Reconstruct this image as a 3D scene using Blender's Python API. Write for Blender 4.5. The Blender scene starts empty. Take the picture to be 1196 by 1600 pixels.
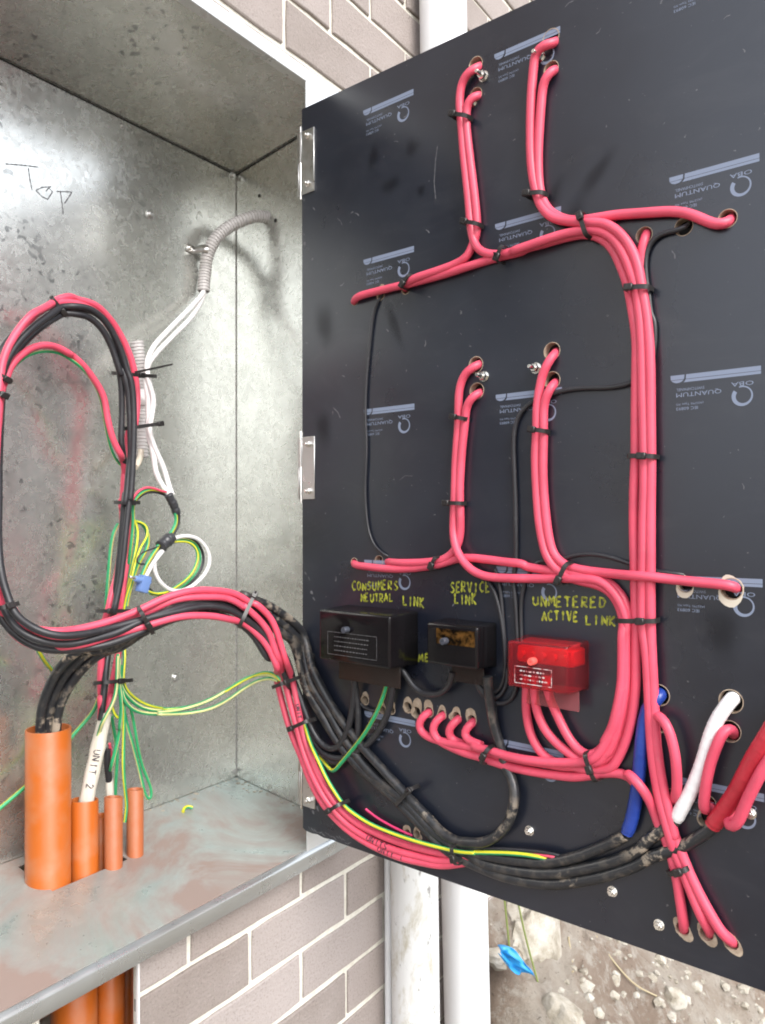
import bpy, bmesh, math, random
from mathutils import Vector, Matrix, noise
random.seed(7)
scene = bpy.context.scene
col = scene.collection

# ------------------------------------------------------------------ camera
cd = bpy.data.cameras.new('camera')
cam = bpy.data.objects.new('camera', cd)
col.objects.link(cam)
cd.sensor_fit = 'VERTICAL'
cd.sensor_height = 36.0
cd.lens = 27.967
cd.clip_start = 0.02
cd.clip_end = 600
yaw, pit, rol = math.radians(55.385), math.radians(0.583), math.radians(-0.146)
fw = Vector((math.sin(yaw)*math.cos(pit), math.cos(yaw)*math.cos(pit), math.sin(pit)))
rt = Vector((math.cos(yaw), -math.sin(yaw), 0))
up = rt.cross(fw)
r2 = rt*math.cos(rol) + up*math.sin(rol)
u2 = -rt*math.sin(rol) + up*math.cos(rol)
cam.matrix_world = Matrix(((r2.x, u2.x, -fw.x, -0.7644), (r2.y, u2.y, -fw.y, -0.8553), (r2.z, u2.z, -fw.z, 0.6206), (0, 0, 0, 1)))
scene.camera = cam

# ------------------------------------------------------------------ sky, sun, exposure
SUN_EL, SUN_ROT = math.radians(39), math.radians(203)
w = bpy.data.worlds.new('World')
scene.world = w
w.use_nodes = True
nt = w.node_tree
nt.nodes.clear()
sky = nt.nodes.new('ShaderNodeTexSky')
sky.sky_type = 'NISHITA'
sky.sun_disc = False
sky.sun_elevation = SUN_EL
sky.sun_rotation = SUN_ROT
sky.air_density = 1.0
sky.dust_density = 4.0
hs = nt.nodes.new('ShaderNodeHueSaturation')
hs.inputs['Saturation'].default_value = 0.5      # thin overcast: the blue is washed out
bg = nt.nodes.new('ShaderNodeBackground')
bg.inputs['Strength'].default_value = 0.15
wo = nt.nodes.new('ShaderNodeOutputWorld')
nt.links.new(sky.outputs[0], hs.inputs['Color'])
cl = nt.nodes.new('ShaderNodeMix')                # an even white cloud layer over the sky
cl.data_type = 'RGBA'
cl.inputs[0].default_value = 0.6
cl.inputs[7].default_value = (7.0, 7.3, 7.9, 1)
nt.links.new(hs.outputs[0], cl.inputs[6])
nt.links.new(cl.outputs[2], bg.inputs['Color'])
nt.links.new(bg.outputs[0], wo.inputs['Surface'])
sd = bpy.data.lights.new('sun', 'SUN')
sd.energy = 1.1
sd.angle = math.radians(28)
sd.color = (1.0, 0.975, 0.94)
sun = bpy.data.objects.new('sun', sd)
col.objects.link(sun)
# the sky's sun azimuth, measured like the Sky Texture does (0 = +Y, turning towards +X)
sdir = Vector((math.sin(SUN_ROT)*math.cos(SUN_EL), math.cos(SUN_ROT)*math.cos(SUN_EL), math.sin(SUN_EL)))
sun.rotation_euler = sdir.to_track_quat('Z', 'Y').to_euler()
scene.view_settings.view_transform = 'Standard'
scene.view_settings.look = 'None'
scene.view_settings.exposure = 1.3
scene.view_settings.gamma = 1.0
scene.view_settings.use_curve_mapping = False
scene.cycles.max_bounces = 8
scene.cycles.filter_width = 1.9
scene.cycles.use_denoising = True

# ------------------------------------------------------------------ materials
def mat(name, color, rough=0.5, metal=0.0, spec=0.5, build=None, **kw):
    m = bpy.data.materials.new(name)
    m.use_nodes = True
    n = m.node_tree
    b = n.nodes['Principled BSDF']
    b.inputs['Base Color'].default_value = (*color, 1)
    b.inputs['Roughness'].default_value = rough
    b.inputs['Metallic'].default_value = metal
    b.inputs['Specular IOR Level'].default_value = spec
    for k, v in kw.items():
        b.inputs[k.replace('_', ' ')].default_value = v
    if build:
        build(n, b)
    return m

def coords(n, scale=(1, 1, 1)):
    tc = n.nodes.new('ShaderNodeTexCoord')
    mp = n.nodes.new('ShaderNodeMapping')
    mp.inputs['Scale'].default_value = scale
    n.links.new(tc.outputs['Object'], mp.inputs['Vector'])
    return mp.outputs[0]

def noi(n, vec, scale, detail=3, rough=0.55, dist=0.0):
    t = n.nodes.new('ShaderNodeTexNoise')
    t.inputs['Scale'].default_value = scale
    t.inputs['Detail'].default_value = detail
    t.inputs['Roughness'].default_value = rough
    t.inputs['Distortion'].default_value = dist
    n.links.new(vec, t.inputs['Vector'])
    return t.outputs['Fac']

def vor(n, vec, scale):
    t = n.nodes.new('ShaderNodeTexVoronoi')
    t.inputs['Scale'].default_value = scale
    n.links.new(vec, t.inputs['Vector'])
    return t

def ramp(n, fac, stops):
    r = n.nodes.new('ShaderNodeValToRGB')
    e = r.color_ramp.elements
    while len(e) < len(stops):
        e.new(0.5)
    for i, (p, c) in enumerate(stops):
        e[i].position = p
        e[i].color = (*c, 1) if isinstance(c, tuple) else (c, c, c, 1)
    n.links.new(fac, r.inputs[0])
    return r.outputs[0]

def mix(n, fac, a, b):
    m = n.nodes.new('ShaderNodeMix')
    m.data_type = 'RGBA'
    for s, v in ((0, fac), (6, a), (7, b)):
        if hasattr(v, 'is_linked'):
            n.links.new(v, m.inputs[s])
        elif s == 0:
            m.inputs[0].default_value = v
        else:
            m.inputs[s].default_value = (*v, 1)
    return m.outputs[2]

def bump(n, b, h, strength, dist=0.002):
    bp = n.nodes.new('ShaderNodeBump')
    bp.inputs['Strength'].default_value = strength
    bp.inputs['Distance'].default_value = dist
    n.links.new(h, bp.inputs['Height'])
    n.links.new(bp.outputs[0], b.inputs['Normal'])

def galv(base, rough, dirt=None, spangle=60, fleck=0.75):
    def f(n, b):
        v = coords(n)
        wv = n.nodes.new('ShaderNodeVectorMath')
        wv.operation = 'ADD'
        nz = n.nodes.new('ShaderNodeTexNoise')
        nz.inputs['Scale'].default_value = 40
        n.links.new(v, nz.inputs['Vector'])
        sc = n.nodes.new('ShaderNodeVectorMath')
        sc.operation = 'SCALE'
        sc.inputs['Scale'].default_value = 0.03
        n.links.new(nz.outputs['Color'], sc.inputs[0])
        n.links.new(v, wv.inputs[0])
        n.links.new(sc.outputs[0], wv.inputs[1])
        sp = vor(n, wv.outputs[0], spangle)
        sp2 = vor(n, wv.outputs[0], spangle*2.3)
        s = ramp(n, sp.outputs['Color'], [(0.15, 0.0), (0.95, 1.0)])
        fine = noi(n, v, 14, 5)
        c = mix(n, s, tuple(x*0.92 for x in base), tuple(min(1, x*1.05) for x in base))
        c = mix(n, ramp(n, fine, [(0.4, 0.0), (0.75, 0.4)]), c, tuple(x*0.78 for x in base))
        # dark oxide crystals, thickest on one part of the sheet
        fl = vor(n, wv.outputs[0], 150)
        area = noi(n, v, 9, 4)
        sx = n.nodes.new('ShaderNodeSeparateXYZ')
        n.links.new(v, sx.inputs[0])
        mm = n.nodes.new('ShaderNodeMath')
        mm.operation = 'MULTIPLY'
        n.links.new(ramp(n, fl.outputs['Color'], [(0.78, 0.0), (0.86, fleck)]), mm.inputs[0])
        n.links.new(ramp(n, area, [(0.46, 0.0), (0.60, 1.0)]), mm.inputs[1])
        m2 = n.nodes.new('ShaderNodeMath')
        m2.operation = 'MULTIPLY'
        n.links.new(mm.outputs[0], m2.inputs[0])
        n.links.new(ramp(n, sx.outputs[0], [(0.60, 1.0), (0.84, 0.12)]), m2.inputs[1])
        c = mix(n, m2.outputs[0], c, (0.20, 0.21, 0.21))
        rr = ramp(n, sp2.outputs['Color'], [(0.0, rough-0.06), (1.0, rough+0.08)])
        if dirt:
            dc, lo, hi, dsc = dirt
            d1 = noi(n, v, dsc, 6, 0.62, 0.8)
            dm = ramp(n, d1, [(lo, 0.0), (hi, 1.0)])
            c = mix(n, dm, c, dc)
            rr = mix(n, dm, rr, (0.45, 0.45, 0.45))
            inv = ramp(n, dm, [(0.0, 0.6), (1.0, 0.05)])
            n.links.new(inv, b.inputs['Metallic'])
        n.links.new(c, b.inputs['Base Color'])
        n.links.new(rr, b.inputs['Roughness'])
        bump(n, b, noi(n, v, 5, 2), 0.25, 0.004)
    return f

M = {}
M['galv'] = mat('galvanised_steel', (0.5, 0.52, 0.5), 0.34, 0.82, build=galv((0.675, 0.685, 0.65), 0.24))
M['galv_floor'] = mat('dusty_galvanised_floor', (0.5, 0.52, 0.5), 0.34, 0.6, build=galv((0.43, 0.50, 0.49), 0.28, ((0.27, 0.205, 0.18), 0.42, 0.58, 5.0), fleck=0.0))
M['galv_trim'] = mat('galvanised_trim', (0.66, 0.68, 0.68), 0.3, 0.45, build=lambda n, b: (n.links.new(mix(n, ramp(n, noi(n, coords(n, (1, 3, 3)), 9, 5), [(0.4, 0.0), (0.75, 0.6)]), (0.70, 0.72, 0.72), (0.5, 0.5, 0.46)), b.inputs['Base Color']), n.links.new(ramp(n, noi(n, coords(n), 30, 3), [(0.3, 0.24), (0.7, 0.38)]), b.inputs['Roughness'])))
M['galv_lip'] = mat('rolled_lip_steel', (0.5, 0.52, 0.53), 0.26, 0.75, build=lambda n, b: (n.links.new(mix(n, ramp(n, noi(n, coords(n, (1, 3, 3)), 5, 2), [(0.4, 0.0), (0.75, 0.5)]), (0.52, 0.55, 0.56), (0.36, 0.35, 0.31)), b.inputs['Base Color']), n.links.new(ramp(n, noi(n, coords(n), 26, 3), [(0.3, 0.22), (0.7, 0.36)]), b.inputs['Roughness'])))
M['zinc'] = mat('zinc_plated_steel', (0.6, 0.6, 0.59), 0.32, 1.0, build=lambda n, b: n.links.new(ramp(n, noi(n, coords(n), 90, 4), [(0.3, 0.26), (0.7, 0.44)]), b.inputs['Roughness']))
M['bolt'] = mat('bright_plated_bolt', (0.78, 0.76, 0.72), 0.22, 1.0)

def f_panel(n, b):
    v = coords(n)
    a = noi(n, v, 4.5, 5, 0.6)
    s = noi(n, v, 26, 4, 0.6)
    scr = noi(n, coords(n, (60, 4, 9)), 6, 3)
    c = mix(n, ramp(n, a, [(0.35, 0.0), (0.7, 1.0)]), (0.008, 0.010, 0.018), (0.013, 0.017, 0.028))
    dust = ramp(n, noi(n, coords(n, (1, 2.2, 1)), 7, 7, 0.68, 1.2), [(0.52, 0.0), (0.85, 0.22)])
    c = mix(n, dust, c, (0.075, 0.075, 0.08))
    spk = noi(n, v, 130, 2)
    c = mix(n, ramp(n, spk, [(0.72, 0.0), (0.76, 0.6)]), c, (0.18, 0.18, 0.18))
    n.links.new(c, b.inputs['Base Color'])
    n.links.new(ramp(n, a, [(0.3, 0.24), (0.7, 0.38)]), b.inputs['Roughness'])
    bump(n, b, scr, 0.03, 0.001)
M['panel'] = mat('black_phenolic_panel', (0.02, 0.02, 0.024), 0.4, spec=0.7, build=f_panel)
def f_smudge(n, b):
    at = n.nodes.new('ShaderNodeVertexColor')
    at.layer_name = 'soft'
    n.links.new(at.outputs['Color'], b.inputs['Alpha'])
M['smudge'] = mat('hand_smudge', (0.008, 0.008, 0.010), 0.24, spec=0.35, build=f_smudge)
M['scuff'] = mat('pale_scuff', (0.13, 0.13, 0.14), 0.7)
M['print'] = mat('grey_blue_print', (0.20, 0.24, 0.33), 0.5)
M['marker'] = mat('yellow_paint_pen', (0.55, 0.56, 0.02), 0.55, build=lambda n, b: n.links.new(mix(n, ramp(n, noi(n, coords(n), 160, 3), [(0.4, 0.0), (0.62, 1.0)]), (0.16, 0.17, 0.02), (0.42, 0.44, 0.03)), b.inputs['Base Color']))
M['ink'] = mat('black_marker_ink', (0.03, 0.02, 0.03), 0.5)
M['fadedink'] = mat('faded_marker_ink', (0.10, 0.10, 0.11), 0.5)
M['fibre'] = mat('bare_brown_fibre', (0.36, 0.28, 0.2), 0.85, build=lambda n, b: n.links.new(ramp(n, noi(n, coords(n), 120, 4), [(0.3, (0.25, 0.185, 0.13)), (0.7, (0.47, 0.385, 0.29))]), b.inputs['Base Color']))
M['palefibre'] = mat('pale_torn_fibre', (0.62, 0.56, 0.46), 0.85)
M['dark'] = mat('dark_hole_shade_and_seam', (0.012, 0.011, 0.011), 0.8)  # near-black: the shade inside holes put in as colour, also the seam lines

def cable_mat(name, c, rough=0.42, var=0.12):
    def f(n, b):
        a = noi(n, coords(n), 22, 4)
        cc = mix(n, ramp(n, a, [(0.35, 0.0), (0.7, 1.0)]), tuple(x*(1-var) for x in c), tuple(min(1, x*(1+var)) for x in c))
        scuff = noi(n, coords(n), 120, 5, 0.7, 0.5)
        cc = mix(n, ramp(n, scuff, [(0.58, 0.0), (0.72, 0.35)]), cc, tuple(x*0.55+0.10 for x in c))
        n.links.new(cc, b.inputs['Base Color'])
        n.links.new(ramp(n, a, [(0.3, rough-0.06), (0.7, rough+0.1)]), b.inputs['Roughness'])
        bump(n, b, noi(n, coords(n), 150, 2), 0.06, 0.0006)
    return mat(name, c, rough, build=f)
M['red'] = cable_mat('red_cable_insulation', (0.68, 0.078, 0.135), 0.42)
M['black'] = cable_mat('black_cable_insulation', (0.022, 0.022, 0.026), 0.4)
M['pink'] = cable_mat('pink_wire_insulation', (0.8, 0.05, 0.18))
M['white'] = cable_mat('white_cable_sheath', (0.74, 0.72, 0.72), 0.45, 0.05)
M['cream'] = cable_mat('cream_cable_sheath', (0.66, 0.6, 0.5), 0.5, 0.06)
M['green'] = cable_mat('green_insulation', (0.02, 0.30, 0.12), 0.4)
M['yellow'] = cable_mat('yellow_insulation', (0.62, 0.60, 0.03), 0.4)
M['paleyellow'] = cable_mat('faded_yellow_insulation', (0.60, 0.60, 0.26), 0.45)
M['tie'] = cable_mat('black_nylon', (0.02, 0.018, 0.018), 0.36)
def f_dirty(n, b):
    v = coords(n)
    a = noi(n, v, 60, 7, 0.7, 0.3)
    big = noi(n, v, 7, 2)
    k = n.nodes.new('ShaderNodeMath')
    k.operation = 'MULTIPLY'
    n.links.new(ramp(n, a, [(0.51, 0.0), (0.58, 1.0)]), k.inputs[0])
    n.links.new(ramp(n, big, [(0.46, 0.08), (0.57, 0.95)]), k.inputs[1])
    n.links.new(mix(n, k.outputs[0], (0.02, 0.021, 0.024), (0.36, 0.30, 0.23)), b.inputs['Base Color'])
    n.links.new(ramp(n, k.outputs[0], [(0.0, 0.33), (1.0, 0.85)]), b.inputs['Roughness'])
    bump(n, b, a, 0.2, 0.001)
M['dirtyblack'] = mat('mud_stained_black_sheath', (0.02, 0.02, 0.02), 0.35, build=f_dirty)
def tape(name, c):
    def f(n, b):
        a = noi(n, coords(n), 30, 4)
        n.links.new(mix(n, ramp(n, a, [(0.4, 0.0), (0.75, 1.0)]), c, tuple(min(1, x*1.25+0.01) for x in c)), b.inputs['Base Color'])
        bump(n, b, noi(n, coords(n, (1, 1, 3)), 60, 3), 0.25, 0.001)
    return mat(name, c, 0.32, build=f)
M['whitetape'] = tape('white_electrical_tape', (0.76, 0.76, 0.76))
M['redtape'] = tape('dark_red_electrical_tape', (0.42, 0.018, 0.035))
M['blue'] = tape('blue_electrical_tape', (0.012, 0.04, 0.25))
M['blacktape'] = tape('black_electrical_tape', (0.03, 0.031, 0.036))
def f_sheath(n, b):
    a = noi(n, coords(n, (1, 1, 0.15)), 90, 3)
    n.links.new(ramp(n, a, [(0.3, (0.50, 0.46, 0.38)), (0.7, (0.72, 0.69, 0.62))]), b.inputs['Base Color'])
M['sheath'] = mat('dusty_white_sheath', (0.66, 0.63, 0.56), 0.5, build=f_sheath)
def f_or(n, b):
    v = coords(n)
    n.links.new(mix(n, ramp(n, noi(n, v, 30, 5), [(0.42, 0.0), (0.75, 0.7)]), (0.44, 0.105, 0.013), (0.40, 0.17, 0.085)), b.inputs['Base Color'])
    n.links.new(ramp(n, noi(n, v, 18, 3), [(0.3, 0.3), (0.7, 0.46)]), b.inputs['Roughness'])
M['orange'] = mat('orange_conduit_plastic', (0.8, 0.22, 0.03), 0.35, build=f_or)
M['orange2'] = mat('duller_orange_conduit_plastic', (0.7, 0.24, 0.09), 0.45, build=lambda n, b: n.links.new(mix(n, ramp(n, noi(n, coords(n), 40, 5), [(0.45, 0.0), (0.8, 0.6)]), (0.39, 0.115, 0.042), (0.37, 0.18, 0.11)), b.inputs['Base Color']))
M['conduit'] = mat('grey_flexible_conduit', (0.40, 0.38, 0.36), 0.5, build=lambda n, b: n.links.new(ramp(n, noi(n, coords(n), 12, 3), [(0.3, (0.47, 0.45, 0.44)), (0.7, (0.58, 0.56, 0.56))]), b.inputs['Base Color']))
M['terminal'] = mat('pale_blue_clear_plastic', (0.22, 0.36, 0.72), 0.25, Transmission_Weight=0.35)
M['linkblack'] = mat('black_link_cover', (0.007, 0.006, 0.007), 0.12, spec=0.3, build=lambda n, b: n.links.new(ramp(n, noi(n, coords(n), 30, 4), [(0.3, 0.07), (0.8, 0.2)]), b.inputs['Roughness']))
M['linkflap'] = mat('smoky_insulating_flap', (0.03, 0.02, 0.018), 0.22, spec=0.3, Transmission_Weight=0.3)
M['linkred'] = mat('translucent_red_link_cover', (0.90, 0.14, 0.18), 0.09, Transmission_Weight=0.93, IOR=1.3)
M['redflap'] = mat('clear_pink_flap', (0.85, 0.35, 0.38), 0.15, Transmission_Weight=0.85, IOR=1.1)
M['brass'] = mat('brass_terminal_bar', (0.55, 0.34, 0.12), 0.35, 0.9, build=lambda n, b: n.links.new(ramp(n, noi(n, coords(n), 110, 3), [(0.42, (0.008, 0.006, 0.004)), (0.66, (0.30, 0.15, 0.04))]), b.inputs['Base Color']))
M['redbase'] = mat('red_link_base', (0.7, 0.03, 0.03), 0.4)
M['redscrew'] = mat('red_nylon_screw', (0.85, 0.12, 0.1), 0.35)
M['sticker'] = mat('worn_white_label', (0.62, 0.5, 0.5), 0.5, build=lambda n, b: n.links.new(ramp(n, noi(n, coords(n), 95, 4), [(0.44, (0.40, 0.04, 0.05)), (0.54, (0.68, 0.6, 0.6))]), b.inputs['Base Color']))
M['screwgrey'] = mat('dark_grey_screw', (0.10, 0.11, 0.14), 0.28, 0.5)
M['engrave'] = mat('pale_engraved_line', (0.10, 0.10, 0.105), 0.5)

def f_brick(n, b):
    oi = n.nodes.new('ShaderNodeObjectInfo')
    v = coords(n)
    c = ramp(n, oi.outputs['Random'], [(0.0, (0.27, 0.232, 0.21)), (0.5, (0.35, 0.303, 0.28)), (1.0, (0.40, 0.355, 0.335))])
    sp = noi(n, v, 240, 3, 0.7)
    c = mix(n, ramp(n, sp, [(0.30, 0.5), (0.45, 0.0)]), c, (0.09, 0.07, 0.068))
    c = mix(n, ramp(n, sp, [(0.60, 0.0), (0.72, 0.6)]), c, (0.46, 0.40, 0.37))
    cloud = noi(n, v, 9, 4)
    c = mix(n, ramp(n, cloud, [(0.42, 0.0), (0.8, 0.35)]), c, (0.42, 0.37, 0.35))
    n.links.new(c, b.inputs['Base Color'])
    bump(n, b, noi(n, v, 150, 6, 0.75), 0.9, 0.004)
M['brick'] = mat('taupe_brick', (0.26, 0.2, 0.19), 0.88, spec=0.25, build=f_brick)
def f_mortar(n, b):
    v = coords(n)
    n.links.new(ramp(n, noi(n, v, 60, 5, 0.7), [(0.3, (0.60, 0.57, 0.49)), (0.7, (0.80, 0.78, 0.70))]), b.inputs['Base Color'])
    bump(n, b, noi(n, v, 180, 4, 0.7), 0.7, 0.004)
M['mortar'] = mat('cream_mortar', (0.55, 0.5, 0.42), 0.92, spec=0.2, build=f_mortar)
def f_pvc(n, b):
    v = coords(n, (1, 1, 0.3))
    n.links.new(mix(n, ramp(n, noi(n, v, 14, 6, 0.65), [(0.56, 0.0), (0.8, 0.5)]), (0.78, 0.79, 0.80), (0.5, 0.45, 0.36)), b.inputs['Base Color'])
M['pvc'] = mat('white_painted_downpipe', (0.78, 0.79, 0.8), 0.4, build=f_pvc)
def f_old(n, b):
    v = coords(n, (1, 1, 0.45))
    a = noi(n, v, 22, 7, 0.7, 0.5)
    c = mix(n, ramp(n, a, [(0.50, 0.0), (0.66, 0.75)]), (0.74, 0.75, 0.74), (0.42, 0.38, 0.27))
    c = mix(n, ramp(n, noi(n, v, 55, 5, 0.7), [(0.62, 0.0), (0.70, 0.7)]), c, (0.12, 0.11, 0.10))
    n.links.new(c, b.inputs['Base Color'])
    bump(n, b, a, 0.3, 0.003)
M['oldpipe'] = mat('weathered_white_pipe', (0.7, 0.7, 0.68), 0.6, build=f_old)
def f_soil(n, b):
    v = coords(n)
    a = noi(n, v, 3.2, 6, 0.65, 0.5)
    c = ramp(n, a, [(0.30, (0.27, 0.20, 0.155)), (0.44, (0.40, 0.315, 0.25)), (0.56, (0.54, 0.475, 0.40)), (0.72, (0.36, 0.27, 0.21))])
    c = mix(n, ramp(n, noi(n, v, 26, 6, 0.7), [(0.50, 0.0), (0.64, 0.85)]), c, (0.60, 0.55, 0.48))
    c = mix(n, ramp(n, noi(n, v, 70, 5, 0.7), [(0.60, 0.0), (0.68, 0.6)]), c, (0.12, 0.09, 0.07))
    n.links.new(c, b.inputs['Base Color'])
    bump(n, b, noi(n, v, 45, 9, 0.8), 1.0, 0.03)
M['soil'] = mat('dry_brown_soil', (0.3, 0.22, 0.16), 0.95, spec=0.15, build=f_soil)
M['ground'] = mat('dark_trodden_ground', (0.1, 0.09, 0.075), 0.95, spec=0.15, build=lambda n, b: n.links.new(ramp(n, noi(n, coords(n), 2.0, 6, 0.65), [(0.35, (0.10, 0.09, 0.06)), (0.65, (0.22, 0.175, 0.135))]), b.inputs['Base Color']))
def f_rock(n, b):
    v = coords(n)
    a = noi(n, v, 16, 8, 0.7, 0.3)
    n.links.new(ramp(n, a, [(0.30, (0.22, 0.19, 0.15)), (0.46, (0.42, 0.38, 0.31)), (0.66, (0.62, 0.59, 0.53))]), b.inputs['Base Color'])
    bump(n, b, noi(n, v, 45, 8, 0.75), 0.9, 0.012)
M['rock'] = mat('pale_sandstone', (0.55, 0.5, 0.44), 0.9, spec=0.2, build=f_rock)
M['bluebag'] = mat('blue_plastic_film', (0.03, 0.30, 0.66), 0.3)
M['grass'] = mat('grass_blade_green', (0.16, 0.2, 0.05), 0.6)
M['straw'] = mat('dry_straw', (0.36, 0.3, 0.19), 0.7)

# ------------------------------------------------------------------ mesh helpers
def finish(bm, name, mats, smooth=False, sharp=40):
    bmesh.ops.recalc_face_normals(bm, faces=bm.faces[:])
    me = bpy.data.meshes.new(name)
    bm.to_mesh(me)
    bm.free()
    for m in (mats if isinstance(mats, (list, tuple)) else [mats]):
        me.materials.append(m)
    if smooth:
        me.shade_smooth()
        me.set_sharp_from_angle(angle=math.radians(sharp))
    return me

def link(name, me, parent=None, loc=None, rot=None, mw=None):
    o = bpy.data.objects.new(name, me)
    col.objects.link(o)
    if parent:
        o.parent = parent
    if loc is not None:
        o.location = loc
    if rot is not None:
        o.rotation_euler = rot
    if mw is not None:
        o.matrix_local = mw
    return o

def tag(o, label, cat, group=None):
    o['label'] = label
    o['category'] = cat
    if group:
        o['group'] = group
    return o

def thing(name, label, cat, loc=(0, 0, 0), rot=(0, 0, 0), group=None):
    o = bpy.data.objects.new(name, None)
    o.empty_display_size = 0.02
    col.objects.link(o)
    o.location = loc
    o.rotation_euler = rot
    return tag(o, label, cat, group)

def add_box(bm, x0, x1, y0, y1, z0, z1, mi=0, bev=0.0, seg=1):
    v = [bm.verts.new((x, y, z)) for x in (x0, x1) for y in (y0, y1) for z in (z0, z1)]
    fs = []
    for q in ((0, 1, 3, 2), (4, 6, 7, 5), (0, 4, 5, 1), (2, 3, 7, 6), (0, 2, 6, 4), (1, 5, 7, 3)):
        f = bm.faces.new([v[i] for i in q])
        f.material_index = mi
        fs.append(f)
    if bev > 0:
        es = list({e for f in fs for e in f.edges})
        bmesh.ops.bevel(bm, geom=es, offset=bev, segments=seg, affect='EDGES', profile=0.6)
    return v

def box_mesh(name, x0, x1, y0, y1, z0, z1, m, bev=0.0, seg=2, smooth=True):
    bm = bmesh.new()
    add_box(bm, x0, x1, y0, y1, z0, z1, 0, bev, seg)
    return finish(bm, name, m, smooth and bev > 0, 50)

def add_lathe(bm, prof, n=24, mtx=None, mi=0, cap=True):
    """prof: list of (radius, height) turned about local z."""
    rings = []
    for r, h in prof:
        ring = []
        for k in range(n):
            a = 2*math.pi*k/n
            p = Vector((r*math.cos(a), r*math.sin(a), h))
            ring.append(bm.verts.new(mtx @ p if mtx else p))
        rings.append(ring)
    for a, b in zip(rings, rings[1:]):
        for k in range(n):
            f = bm.faces.new((a[k], a[(k+1) % n], b[(k+1) % n], b[k]))
            f.material_index = mi
    if cap:
        bm.faces.new(list(reversed(rings[0]))).material_index = mi
        bm.faces.new(rings[-1]).material_index = mi
    return rings

def resample(P, step):
    P = [Vector(p) for p in P]
    Q = [P[0]]
    for p in P[1:]:
        if (p-Q[-1]).length > 1e-5:
            Q.append(p)
    P = Q
    out = []
    n = len(P)
    for i in range(n-1):
        p1, p2 = P[i], P[i+1]
        p0 = P[i-1] if i > 0 else p1*2-p2
        p3 = P[i+2] if i+2 < n else p2*2-p1
        t = [0.0]
        for a, b in ((p0, p1), (p1, p2), (p2, p3)):
            t.append(t[-1]+max((b-a).length, 1e-5)**0.5)
        k = max(1, int((p2-p1).length/step))
        for j in range(k):
            s = t[1]+(t[2]-t[1])*j/k
            a1 = p0*((t[1]-s)/(t[1]-t[0])) + p1*((s-t[0])/(t[1]-t[0]))
            a2 = p1*((t[2]-s)/(t[2]-t[1])) + p2*((s-t[1])/(t[2]-t[1]))
            a3 = p2*((t[3]-s)/(t[3]-t[2])) + p3*((s-t[2])/(t[3]-t[2]))
            b1 = a1*((t[2]-s)/(t[2]-t[0])) + a2*((s-t[0])/(t[2]-t[0]))
            b2 = a2*((t[3]-s)/(t[3]-t[1])) + a3*((s-t[1])/(t[3]-t[1]))
            out.append(b1*((t[2]-s)/(t[2]-t[1])) + b2*((s-t[1])/(t[2]-t[1])))
    out.append(P[-1])
    for _ in range(3):
        q = out[:]
        for i in range(1, len(out)-1):
            q[i] = out[i]*0.5 + (out[i-1]+out[i+1])*0.25
        out = q
    return out

def frames(C):
    T = []
    for i in range(len(C)):
        a, b = C[max(i-1, 0)], C[min(i+1, len(C)-1)]
        T.append((b-a).normalized())
    n = T[0].orthogonal().normalized()
    fr = []
    for i in range(len(C)):
        n = (n - T[i]*n.dot(T[i])).normalized()
        fr.append((T[i], n, T[i].cross(n)))
    return fr

def sweep(bm, P, r, sides=12, step=0.006, midx=None, rad=None, cap=True, flat=1.0):
    C = resample(P, step)
    F = frames(C)
    L = 0.0
    rings = []
    for i, (c, (t, n, b)) in enumerate(zip(C, F)):
        if i:
            L += (c-C[i-1]).length
        rr = rad(i/(len(C)-1), L) if rad else r
        rings.append([bm.verts.new(c + n*(rr*math.cos(2*math.pi*k/sides)) + b*(rr*flat*math.sin(2*math.pi*k/sides))) for k in range(sides)])
    for a, bb in zip(rings, rings[1:]):
        for k in range(sides):
            f = bm.faces.new((a[k], a[(k+1) % sides], bb[(k+1) % sides], bb[k]))
            f.material_index = midx(k) if midx else 0
    if cap:
        bm.faces.new(list(reversed(rings[0])))
        bm.faces.new(rings[-1])
    return C, F

# single-stroke letters on a 0..1 square, for the handwriting
STROKES = {
 'A': [[(0, 0), (.45, 1), (.9, 0)], [(.2, .38), (.75, .38)]],
 'C': [[(.85, .85), (.5, 1), (.1, .7), (.08, .3), (.45, 0), (.88, .12)]],
 'D': [[(.1, 0), (.12, 1), (.6, .9), (.85, .55), (.65, .12), (.1, 0)]],
 'E': [[(.8, 1), (.12, .97), (.1, 0), (.85, .04)], [(.1, .5), (.68, .53)]],
 'I': [[(.5, 1), (.48, 0)]],
 'K': [[(.12, 1), (.1, 0)], [(.85, .98), (.12, .42), (.9, -.08)]],
 'L': [[(.12, 1), (.1, .02), (.85, .05)]],
 'M': [[(.05, 0), (.15, 1), (.48, .3), (.82, 1), (.95, 0)]],
 'N': [[(.1, 0), (.12, 1), (.85, 0), (.9, 1)]],
 'O': [[(.5, 1), (.1, .65), (.15, .2), (.5, 0), (.88, .3), (.85, .75), (.5, 1)]],
 'P': [[(.12, 0), (.14, 1), (.8, .9), (.75, .5), (.14, .42)]],
 'R': [[(.1, 0), (.12, 1), (.78, .92), (.74, .52), (.14, .46), (.88, 0)]],
 'S': [[(.85, .9), (.45, 1), (.15, .78), (.5, .52), (.85, .3), (.5, 0), (.1, .1)]],
 'T': [[(0, .97), (.95, 1)], [(.48, 1), (.46, 0)]],
 'U': [[(.1, 1), (.1, .25), (.45, 0), (.82, .2), (.86, 1)]],
 'V': [[(.05, 1), (.45, 0), (.9, 1)]],
 '1': [[(.4, .85), (.55, 1), (.55, 0)]],
 '2': [[(.15, .8), (.5, 1), (.85, .72), (.15, .02), (.9, .02)]],
 ' ': [],
}
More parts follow.
